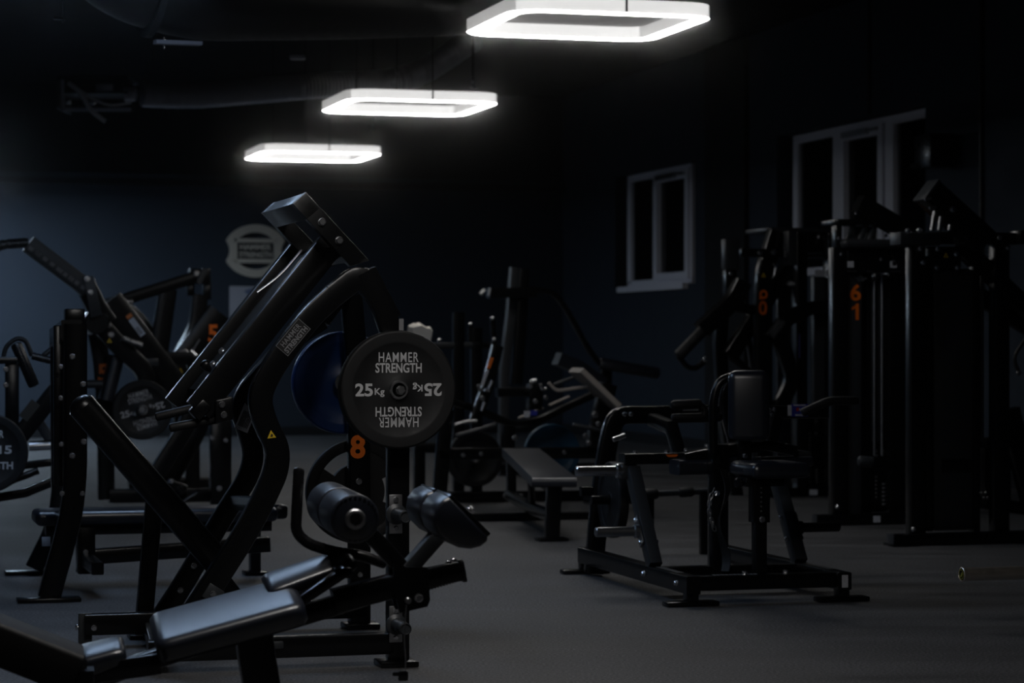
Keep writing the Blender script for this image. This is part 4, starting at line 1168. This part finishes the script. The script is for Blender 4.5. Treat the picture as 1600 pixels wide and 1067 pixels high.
# thigh rest block on the left, second arm on the right
TP = Plane(D(0, .62, 0), u)
th_ = part(t, 'thigh_arm', MB().sweep(TP.all((1066, 717), (1134, 703), (1180, 696)), .11, .06, v, .006), STEEL)
bolt(th_, TP.at(1072, 704), Z, .011); bolt(th_, TP.at(1104, 697), Z, .011)
part(t, 'thigh_pad', MB().sweep(TP.all((1054, 730), (1120, 728), (1150, 722)), .16, .075, v, .02, 3), LEATHER)
ra_ = part(t, 'thigh_arm', MB().sweep(TP.all((1178, 694), (1200, 696), (1240, 704)), .10, .05, v, .006), STEEL)
bolt(ra_, TP.at(1194, 691), Z, .010); bolt(ra_, TP.at(1231, 696), Z, .010)
part(t, 'hand_grip', MB().tube(TP.all((1243, 708), (1264, 711)), .019, 14, 0, True), STEELG)
part(t, 'thigh_pad', MB().sweep(TP.all((1183, 722), (1262, 720)), .14, .05, v, .02, 3), LEATHER)
# columns
CP = Plane(D(0, .50, 0), u)
mp = part(t, 'main_column', MB().sweep([D(.355, .50, .10), D(.355, .50, .74)], .08, .085, v), STEEL)
bolt(mp, D(.335, .457, .50), -v, .014)
sc_ = part(t, 'seat_post', MB().sweep([D(.40, .06, .13), D(.40, .06, .56)], .06, .06, v), STEEL)
sl = part(t, 'seat_sleeve', MB().sweep([D(.40, .06, .385), D(.40, .06, .585)], .075, .085, v), STEEL)
for k in range(6):
    bolt(sl, D(.395, .021, .44 + k * .022), -v, .004, DULL)
bolt(sl, D(.40, .021, .40), -v, .014)
for x in (.31, .52):
    bolt(fr_, D(x, .02, .142), Z, .014)
part(t, 'seat_pad', MB().box(D(.47, .10, .635), (u, v, Z), (.30, .34, .075), .032, 4), LEATHER, angle=60)
part(t, 'seat_carriage', MB().box(D(.42, .10, .578), (u, v, Z), (.20, .14, .045), .008), STEEL)
part(t, 'plunger', MB().lathe(D(.30, .05, .575), -u - v * .6, [(.012, -.04), (.012, 0), (.024, .006), (.026, .02), (.018, .03), (.001, .032)], 20), PLASTIC)
bp = part(t, 'back_pad', MB().box(D(.44, .30, .935), ((u * .94 - v * .34).normalized(), (v * .94 + u * .34).normalized(), Z)  , (.20, .10, .35), .04, 4), LEATHER, angle=60)
part(t, 'back_pad_post', MB().sweep([D(.44, .36, .60), D(.44, .36, .92)], .06, .06, v), STEEL)
part(t, 'back_frame', MB().tube(fil([D(.30, .42, .70), D(.30, .42, .96), D(.33, .42, 1.06), D(.43, .40, 1.085)], .1, 5), .022, 16), STEEL)
bolt(t, D(.425, .31, .69), -v, .012)
# hanging belt and chain
m = MB(); rs = []
for k in range(22):
    s = k / 21; z = .62 - .50 * s
    c = D(.345 + .02 * math.sin(s * 9), .405 - .015 * math.sin(s * 7), z)
    tw = s * 1.9 + .4
    a = (u * math.cos(tw) + v * math.sin(tw)) * (.02 + .018 * math.sin(s * 3.1))
    n = (v * math.cos(tw) - u * math.sin(tw)) * .002
    rs.append([c - a - n, c + a - n, c + a + n, c - a + n])
m.rings(rs)
BQ = D(.345, .405, .62)
single('lifting_strap', m, STRAP, 'twisted black strap hanging down the column of the seated dip machine', 'strap', BQ)
cq = CP.off(-.06)
t2 = thing('hanging_chain', 'steel chain hanging beside the column of the seated dip machine', 'chain', cq.at(1116, 770))
pts = cq.all((1112, 772), (1108, 786), (1108, 800), (1112, 814), (1117, 828))
pts = fil(pts, .05, 3)
for i in range(len(pts) - 1):
    a, b = pts[i], pts[i + 1]
    if (b - a).length < .004: continue
    d = (b - a).normalized(); w = (v if i % 2 else u); w = (w - d * w.dot(d)).normalized()
    c = (a + b) / 2; L = max(.020, (b - a).length * .75)
    loop = [c + d * (L * math.cos(x)) + w * (.009 * math.sin(x)) for x in [2 * math.pi * k / 12 for k in range(13)]]
    part(t2, 'chain_link', MB().tube(loop, .0035, 8), DULL)
part(t2, 'carabiner', MB().tube(cq.all((1113, 770), (1116, 762), (1121, 768), (1118, 774), (1113, 770)), .004, 8), CHROME)
weight_plate(D(-.02 + .12, 1.30, .42) - u * .055, -u, .40, .05, RUBBER, 'black weight plate seen edge on inside the left frame of the seated dip machine', hub=False)
part(DIP, 'plate_peg', MB().tube([D(-.05, 1.30, .42), D(.20, 1.30, .42)], .024), STEEL)
part(DIP, 'peg_arm', MB().sweep([D(.17, 1.30, .42), D(.17, 1.55, .45), D(-.03, 1.55, .45)], .05, .05, Z), STEEL)
for px, py in ((1015, 768), (1068, 768), (1120, 768)):
    pass
FB = Plane(D(0, 2.6, 0), u)
fb = thing('floor_barbell', 'low black bar with round ends lying behind the seated dip machine', 'barbell', drop(FB.at(1050, 800)))
part(fb, 'bar', MB().tube(FB.all((1010, 772), (1125, 766)), .02, 14), STEELG)
part(fb, 'bar_end', MB().tube(FB.all((1003, 773), (1024, 771)), .034, 16, 0, True), RUBBER)
part(fb, 'bar_end', MB().tube(FB.all((1064, 769), (1080, 768)), .030, 16, 0, True), RUBBER)
part(fb, 'stand', MB().sweep([FB.at(1100, 767), drop(FB.at(1100, 767))], .05, .05, v), STEEL)
part(fb, 'stand', MB().sweep([FB.at(1016, 772), drop(FB.at(1016, 772))], .04, .04, v), STEEL)
# ------------------------------------------------------------------ stack machine with the orange 9 and 0
N9 = Plane(ground(1240, 776), u)
t = thing('chest_press_machine', 'black weight stack machine with bent arms and orange figures 9 and 0 on its post', 'gym machine', drop(N9.at(1190, 700)))
ps = part(t, 'post', MB().sweep(N9.all((1213, 362), (1204, 392), (1193, 425), (1192, 470), (1192, 776)), .10, .135, v, .012, fillet=.3), STEEL)
# numbers: the upper one is a 9 whose tail is cut short
nc = N9.off(-.0525)
text_mesh('0', nc.at(1192, 481), u, Z, .072, .115, ORANGE, ps, 'number', .03)
ring = MB()
c9 = nc.at(1193, 460)
ring.rings([[c9 + (u * math.cos(a) * r * .95 + Z * math.sin(a) * r) + n for a in [2 * math.pi * k / 28 for k in range(28)]] for r, n in ((.037, 0 * v), (.037, -v * .0015), (.018, -v * .0015), (.018, 0 * v))], caps=False, closed=True)
ring.prism([c9 + u * .0 - Z * .036, c9 - u * .036 - Z * .040, c9 - u * .036 - Z * .018, c9 - u * .02 - Z * .01], -v * .0012)
part(ps, 'number', ring, ORANGE)
triangle(ps, nc.at(1193, 430), u, Z, .04)
part(ps, 'hook', MB().tube(fil(nc.all((1207, 412), (1212, 416), (1209, 432), (1205, 436)), .03), .008, 8), DULL)
for k in range(5):
    bolt(ps, N9.off(-.056).at(1189.5 - k * .9, 407 + k * 4.4), -v, .008, DULL)
block(t, N9.off(-.25), 1133, 373, 1157, 422, .10, 'shoulder_pad', SHROUD, .015)
block(t, N9.off(-.2), 1135, 422, 1152, 462, .10, 'pad_bracket'); bolt(t, N9.off(-.22).at(1142, 427), -v, .016); bolt(t, N9.off(-.22).at(1149, 446), -v, .02)
hb = block(t, N9.off(-.15), 1159, 388, 1236, 402, .10, 'cross_head')
bolt(hb, N9.off(-.16).at(1188, 395), -v, .020); bolt(hb, N9.off(-.16).at(1209, 394), -v, .020)
ql = N9.off(-.153).at(1229, 394)
st = sticker(hb, 'label', ql, u, Z, .045, .08, DIMLETTER)
for a, b in ((-.012, .02), (.008, .0), (-.004, -.022)):
    sticker(st, 'print', ql - v * .0018 + u * a + Z * b, u, Z, .012, .016, BLACKINK, .0008)
block(t, N9.off(-.2), 1232, 361, 1246, 415, .12, 'counter_block', SHROUD)
block(t, N9.off(.1), 1200, 355, 1310, 363, .5, 'top_plate', SHROUD)
block(t, N9.off(.15), 1208, 363, 1225, 392, .1, 'strut')
block(t, N9.off(.0), 1246, 363, 1262, 776, .14, 'stack_column')
block(t, N9.off(.0), 1296, 363, 1308, 776, .14, 'stack_column')
tw = block(t, N9.off(.2), 1262, 363, 1296, 395, .3, 'stack_head')
bolt(tw, N9.off(.19).at(1280, 370), -v, .018)
block(t, N9.off(.05), 1262, 397, 1300, 402, .3, 'shelf')
sh = block(t, N9.off(.10), 1272, 432, 1297, 640, .08, 'stack_shroud', SHROUD)
sticker(t, 'label', N9.off(.04).at(1281, 427), u, Z, .085, .055, WHITE); sticker(t, 'label', N9.off(.04).at(1294, 427), u, Z, .035, .055, WHITE)
ss = block(t, N9.off(.18), 1256, 640, 1297, 765, .18, 'weight_stack')
for k in range(6):
    bolt(ss, N9.off(.18).at(1265, 677 + k * 6), -v, .012, DULL)
for k in range(5):
    bolt(ss, N9.off(.18).at(1265, 733 + k * 5), -v, .010, DULL); bolt(ss, N9.off(.18).at(1276, 734 + k * 5), -v, .012, DULL)
bolt(ss, N9.off(.18).at(1275, 658), -v, .014, DULL); bolt(ss, N9.off(.18).at(1275, 677), -v, .014, DULL)
sticker(t, 'label', N9.off(-.0).at(1249, 500), u, Z, .02, .04, mat('faded orange strip', (.30, .16, .08), .6, 0, .3, .04)); sticker(t, 'label', N9.off(-.0).at(1249, 540), u, Z, .016, .2, mat('faded blue strip', (.05, .05, .16), .6, 0, .3, .04))
block(t, N9.off(.0), 1205, 774 - 12, 1310, 776, .3, 'base_rail')
sticker(t, 'label', N9.off(-.002).at(1271, 769), u, Z, .07, .045, WHITE)
# arms
beam(t, N9.off(-.3), ((1160, 440), (1146, 470), (1095, 516)), .12, .13, 'press_arm', STEEL, .1)
rod(t, N9.off(-.3), ((1118, 496), (1062, 554)), .046, 'hand_grip', RUBBER, 0, True)
rod(t, N9.off(-.3), ((1060, 556), (1074, 574), (1088, 576), (1103, 562)), .022, 'handle_loop', STEEL, .1)
bolt(t, N9.off(-.34).at(1103, 561), -v, .022)
beam(t, N9.off(.2), ((1246, 405), (1215, 440), (1140, 556)), .12, .12, 'press_arm', STEEL, .1)
bolt(t, N9.off(.13).at(1234, 443), -v, .02); bolt(t, N9.off(.13).at(1241, 418), -v, .018)
rod(t, N9.off(.2), ((1142, 556), (1170, 580), (1176, 590)), .03, 'handle_loop', STEEL, .05)
ca = beam(t, N9.off(-.1), ((1300, 478), (1260, 482), (1226, 500), (1204, 530)), .10, .11, 'curved_arm', STEEL, .2)
la, lbv = (u * .62 + Z * .78).normalized(), (Z * .62 - u * .78).normalized()
lq = N9.off(-.153).at(1213, 512)
nlb = sticker(ca, 'name_label', lq, la, lbv, .17, .07, BLACKINK)
text_mesh('HAMMER', lq - v * .0018 + lbv * .014, la, lbv, .13, .022, DIMLETTER, nlb, bold=.006)
text_mesh('STRENGTH', lq - v * .0018 - lbv * .014, la, lbv, .15, .022, DIMLETTER, nlb, bold=.006)
for s_ in (-1, 1):
    part(nlb, 'border', MB().box(lq - v * .0018 + lbv * (s_ * .034), (la, lbv, -v), (.17, .002, .001)), DIMLETTER)
lw = beam(t, N9.off(-.05), ((1212, 515), (1226, 550), (1237, 590), (1230, 612), (1212, 645)), .10, .11, 'curved_leg', STEEL, .25)
triangle(lw, N9.off(-.105).at(1214, 526), u, Z, .04)
beam(t, N9.off(.1), ((1150, 440), (1152, 480), (1180, 486), (1200, 486)), .1, .08, 'yoke')
block(t, N9.off(.35), 1168, 482, 1184, 520, .04, 'label_plate', mat('pale panel', (.14, .14, .165), .5, 0, .4, .05))
beam(t, N9.off(.3), ((1128, 480), (1124, 540), (1130, 640), (1150, 776)), .1, .1, 'rear_post')
beam(t, N9.off(.4), ((1165, 500), (1180, 600)), .04, .05, 'strut', SHROUD)
block(t, N9.off(.5), 1215, 440, 1244, 770, .03, 'rear_shroud', SHROUD)

# ------------------------------------------------------------------ cable tower with the orange 6 over 1
N6 = Plane(ground(1300, 821), u)
t = thing('cable_tower', 'tall black cable tower with an orange 6 above an orange 1', 'gym machine', drop(N6.at(1350, 800)))
br = part(t, 'base_rail', MB().sweep(N6.all((1273, 813), (1440, 808)), .09, .075, v), STEEL)
sticker(br, 'label', N6.off(-.047).at(1370, 811), u, Z, .052, .044, WHITE)
part(br, 'rail_end', MB().box(N6.at(1273, 813), (u, v, Z), (.008, .085, .07), .002), STEELG)
part(t, 'foot_plate', MB().box(drop(N6.at(1288, 820)) + Z * .01, (u, v, Z), (.12, .14, .02), .004), STEEL)
lc_ = block(t, N6, 1303, 386, 1325, 806, .10, 'left_column')
bolt(lc_, N6.at(1308, 792), -v, .014)
pn_ = block(t, N6.off(.03), 1325, 424, 1346, 803, .04, 'front_panel', SHROUD)
text_mesh('6', N6.off(.0275).at(1337, 457), u, Z, .078, .115, ORANGE, pn_, 'number', .03)
q1_ = N6.off(.0285).at(1336, 487)
part(pn_, 'number', MB().prism([q1_ + u * x + Z * z for x, z in ((.004, -.056), (.028, -.056), (.028, .056), (.010, .056), (-.002, .040), (-.026, .030), (-.026, .010), (.004, .022))], -v * .0012), ORANGE)
for k, w in enumerate((.03, .09, .05)):
    sticker(pn_, 'print', N6.off(.029).at(1345, 432 + k * 3), u, Z, w, .008, DIMLETTER)
sh = block(t, N6.off(.10), 1362, 428, 1390, 690, .05, 'stack_shroud', SHROUD)
block(t, N6.off(.05), 1390, 388, 1422, 806, .10, 'right_column')
block(t, N6.off(.12), 1346, 424, 1362, 803, .02, 'side_panel')
for px in (1366, 1378):
    part(t, 'guide_rod', MB().tube(N6.off(.08).all((px, 430), (px, 712)), .010, 12), DULL)
ws = block(t, N6.off(.13), 1352, 686, 1392, 800, .16, 'weight_stack')
for k in range(6):
    sticker(ws, 'stack_number', N6.off(.127).at(1380, 756 + k * 6.3), u, Z, .022, .014, DIMLETTER)
    bolt(ws, N6.off(.127).at(1369, 745 + k * 6.3), -v, .007, DULL)
for px, py in ((1368, 705), (1380, 705), (1380, 711), (1369, 712), (1369, 718)):
    bolt(ws, N6.off(.127).at(px, py), -v, .012, DULL)
# head
hd_ = part(t, 'head_band', MB().box((N6.off(-.05).at(1312, 381) + N6.off(-.05).at(1428, 381)) / 2 + v * .10, (u, v, Z), (.50, .24, .066), .03, 4), SHROUD)
block(t, N6.off(.0), 1310, 342, 1440, 352, .3, 'top_plate')
block(t, N6.off(.0), 1308, 352, 1316, 390, .1, 'head_side'); block(t, N6.off(-.02), 1325, 388, 1425, 426, .12, 'head_box')
for px in (1330, 1350, 1365):
    beam(t, N6.off(.05), ((px - 6, 375), (px + 4, 350)), .03, .03, 'head_strut', STEELG)
beam(t, N6.off(-.03), ((1340, 318), (1432, 372)), .12, .125, 'pulley_arm', STEEL)
for pxy in ((1311, 372), (1315, 397), (1418, 362), (1438, 360), (1338, 333), (1384, 368), (1377, 405)):
    bolt(t, N6.off(-.10).at(*pxy), -v, .012)
sticker(t, 'label', N6.off(-.022).at(1329, 413), u, Z, .045, .042, WHITE); q9 = N6.off(-.022).at(1396, 413)
l9 = sticker(t, 'label', q9, u, Z, .05, .045, WHITE); sticker(l9, 'print', q9 - v * .002 + u * .006 + Z * .006, u, Z, .03, .028, BLACKINK, .0008)
for a, b in ((1324, 1338), (1355, 1363), (1391, 1408)):
    part(t, 'shelf_edge', MB().box((N6.off(-.03).at(a, 424) + N6.off(-.03).at(b, 424)) / 2, (u, v, Z), ((b - a) * 16.5 / F, .02, .007)), DULL)
part(t, 'knob', MB().lathe(N6.off(-.02).at(1368, 432), -v, [(.03, 0), (.03, .03), (.02, .04), (.001, .042)], 20), PLASTIC)
beam(t, N6.off(-.06), ((1393, 398), (1412, 418)), .03, .03, 'latch_arm', STEEL)
# pad lever
rod(t, N6.off(-.4), ((1345, 720), (1362, 722)), .036, 'lever_grip', STEELG, 0, True)
beam(t, N6.off(-.4), ((1362, 722), (1398, 726), (1428, 735)), .07, .075, 'lever')
part(t, 'lever_mount', MB().sweep([N6.off(-.4).at(1416, 732), N6.off(.05).at(1412, 732)], .08, .08, u), STEEL)
block(t, N6.off(.35), 1330, 440, 1395, 800, .02, 'rear_shroud', SHROUD)
bolt(t, N6.off(-.02).at(1425, 742), -v, .012)

# ------------------------------------------------------------------ pulldown tower at the right
N7 = Plane(ground(1400, 853), u)
t = thing('pulldown_tower', 'tall black shrouded stack tower with a slanted pulley arm, far right', 'gym machine', drop(N7.at(1480, 800)))
br = part(t, 'base_rail', MB().sweep(N7.all((1392, 845), (1640, 838)), .10, .08, v), STEEL)
part(br, 'rail_end', MB().box(N7.at(1392, 845), (u, v, Z), (.010, .10, .085), .002), STEELG)
part(t, 'foot_plate', MB().box(drop(N7.at(1408, 852)) + Z * .008, (u, v, Z), (.17, .16, .016), .004), STEEL)
part(t, 'foot_plate', MB().box(drop(N7.at(1600, 846)) + Z * .008, (u, v, Z), (.17, .16, .016), .004), STEEL)
c_ = block(t, N7, 1424, 386, 1447, 836, .09, 'column'); bolt(c_, N7.at(1427, 827), -v, .014)
block(t, N7.off(.03), 1447, 400, 1458, 830, .06, 'column_edge', STEEL)
sh = block(t, N7.off(.06), 1458, 419, 1522, 828, .05, 'stack_shroud', SHROUD, .02)
part(sh, 'shroud_slot', MB().box(N7.off(.057).at(1494, 728), (u, v, Z), (.20, .012, .085), .005), PLASTIC)
block(t, N7.off(.05), 1522, 395, 1532, 830, .08, 'column_edge', STEEL)
block(t, N7.off(.08), 1533, 420, 1538, 690, .03, 'guide_rod', STEELG)
block(t, N7.off(.0), 1556, 380, 1578, 838, .10, 'rear_column')
hd_ = block(t, N7.off(-.02), 1407, 362, 1470, 383, .16, 'top_block', SHROUD)
tb = block(t, N7, 1468, 362, 1596, 382, .14, 'top_beam')
nl = sticker(tb, 'name_label', N7.off(-.002).at(1506, 371), u, Z, .13, .07, mat('grey name label', (.028, .032, .034), .5, 0, .4, .04))
text_mesh('IIIII', N7.off(-.004).at(1506, 370), u, Z, .05, .016, DIMLETTER, nl)
part(tb, 'beam_end', MB().box(N7.at(1592, 371), (u, v, Z), (.05, .15, .085), .004), STEEL)
for pxy in ((1540, 371), (1562, 371), (1419, 361), (1437, 360)):
    bolt(t, N7.off(-.03).at(*pxy), -v, .016)
bx = block(t, N7.off(.0), 1453, 385, 1502, 419, .12, 'pulley_box')
triangle(bx, N7.off(-.002).at(1478, 399), u, Z, .035)
for pxy in ((1465, 389), (1494, 397), (1438, 388), (1443, 410), (1464, 418), (1496, 418), (1575, 387)):
    bolt(t, N7.off(-.01).at(*pxy), -v, .015)
pa_ = beam(t, N7.off(-.06), ((1450, 300), (1536, 378)), .16, .155, 'pulley_arm', STEEL)
e0 = N7.off(-.06).at(1449, 299); dd = (N7.at(1450, 300) - N7.at(1536, 378)).normalized()
part(pa_, 'arm_cap', MB().box(e0 + dd * .006, (dd, v, dd.cross(v)), (.02, .165, .16), .004), STEELG)
bolt(pa_, N7.off(-.145).at(1489, 327), -v, .018)
for x0, x1 in ((1456, 1461), (1468, 1472), (1484, 1488)):
    part(t, 'pulley_strap', MB().sweep(N7.off(-.10).all((x0, 360), (x1, 330)), .03, .02, v, .004), DULL)
part(t, 'pulley_pin', MB().tube(N7.off(-.15).all((1445, 312), (1455, 310)), .008), DULL); part(t, 'pulley_pin', MB().tube(N7.off(-.15).all((1452, 325), (1463, 323)), .008), DULL)
beam(t, N7.off(.1), ((1498, 382), (1560, 440), (1610, 488)), .08, .11, 'slanted_arm')
beam(t, N7.off(.25), ((1520, 456), (1560, 482), (1610, 514)), .08, .10, 'slanted_arm')
rod(t, N7.off(.1), ((1612, 515), (1583, 558), (1592, 583)), .012, 'pull_handle', STEELG, .05)
bolt(t, N7.off(.09).at(1592, 583), -v, .016)
beam(t, N7.off(.3), ((1575, 640), (1590, 700), (1612, 780)), .09, .13, 'leg_post')
block(t, N7.off(.2), 1542, 684, 1580, 700, .1, 'lever')
bolt(t, N7.off(.19).at(1558, 681), -v, .014); bolt(t, N7.off(.19).at(1558, 680), -v, .014)
beam(t, N7.off(.3), ((1536, 785), (1640, 800)), .10, .08, 'rear_rail')
block(t, N7.off(.45), 1540, 700, 1580, 790, .2, 'weight_stack', STEEL)
for k in range(4):
    bolt(t, N7.off(.2).at(1534 + k * 3, 770 + (k % 2) * 8), -v, .010, DULL)
block(t, N7.off(.4), 1460, 425, 1520, 828, .02, 'rear_shroud', SHROUD)

# ------------------------------------------------------------------ barbell on the floor at the right edge
bz = P(1502, 897.5, 10.6)
bd = (u * .995 + Vector((0, 0, 0))).normalized()
R0 = bz.z
t = thing('barbell', 'steel barbell whose sleeve end pokes in from the right edge above the floor', 'barbell', drop(bz))
part(t, 'sleeve', MB().lathe(bz, bd, [(.001, .004), (.026, .004), (.028, 0), (.032, .003), (.032, .012), (.030, .014), (.030, .62), (.04, .62), (.04, .65), (.015, .66), (.015, 1.1)], 32), mat('worn steel sleeve', (.75, .68, .60), .38, .9, .5, .08, 40))
cp = part(t, 'end_cap', MB().lathe(bz + bd * .004, -bd, [(.026, 0), (.026, .002), (.001, .002)], 28), PLASTIC)
a = bz - bd * .0035 + bd * .004
rn = MB().lathe(a, -bd, [(.022, 0), (.022, .0015), (.019, .0015), (.019, 0)], 28, closed=True)
part(cp, 'badge_ring', rn, mat('olive badge print', (.20, .20, .03), .5, 0, .3, .04))
rv = Z.cross(-bd).normalized()
part(cp, 'badge_mark', MB().prism([a + rv * x + Z * y for x, y in ((-.012, -.010), (.002, -.012), (.013, .002), (.008, .011), (-.002, .004))], -bd * .001), mat('olive badge print', (.20, .20, .03), .5, 0, .3, .04))
weight_plate(bz + bd * .50, -bd, R0 * 2 - .002, .06, RUBBER, 'black weight plate on the barbell just outside the right edge', hub=False, bore=.034)
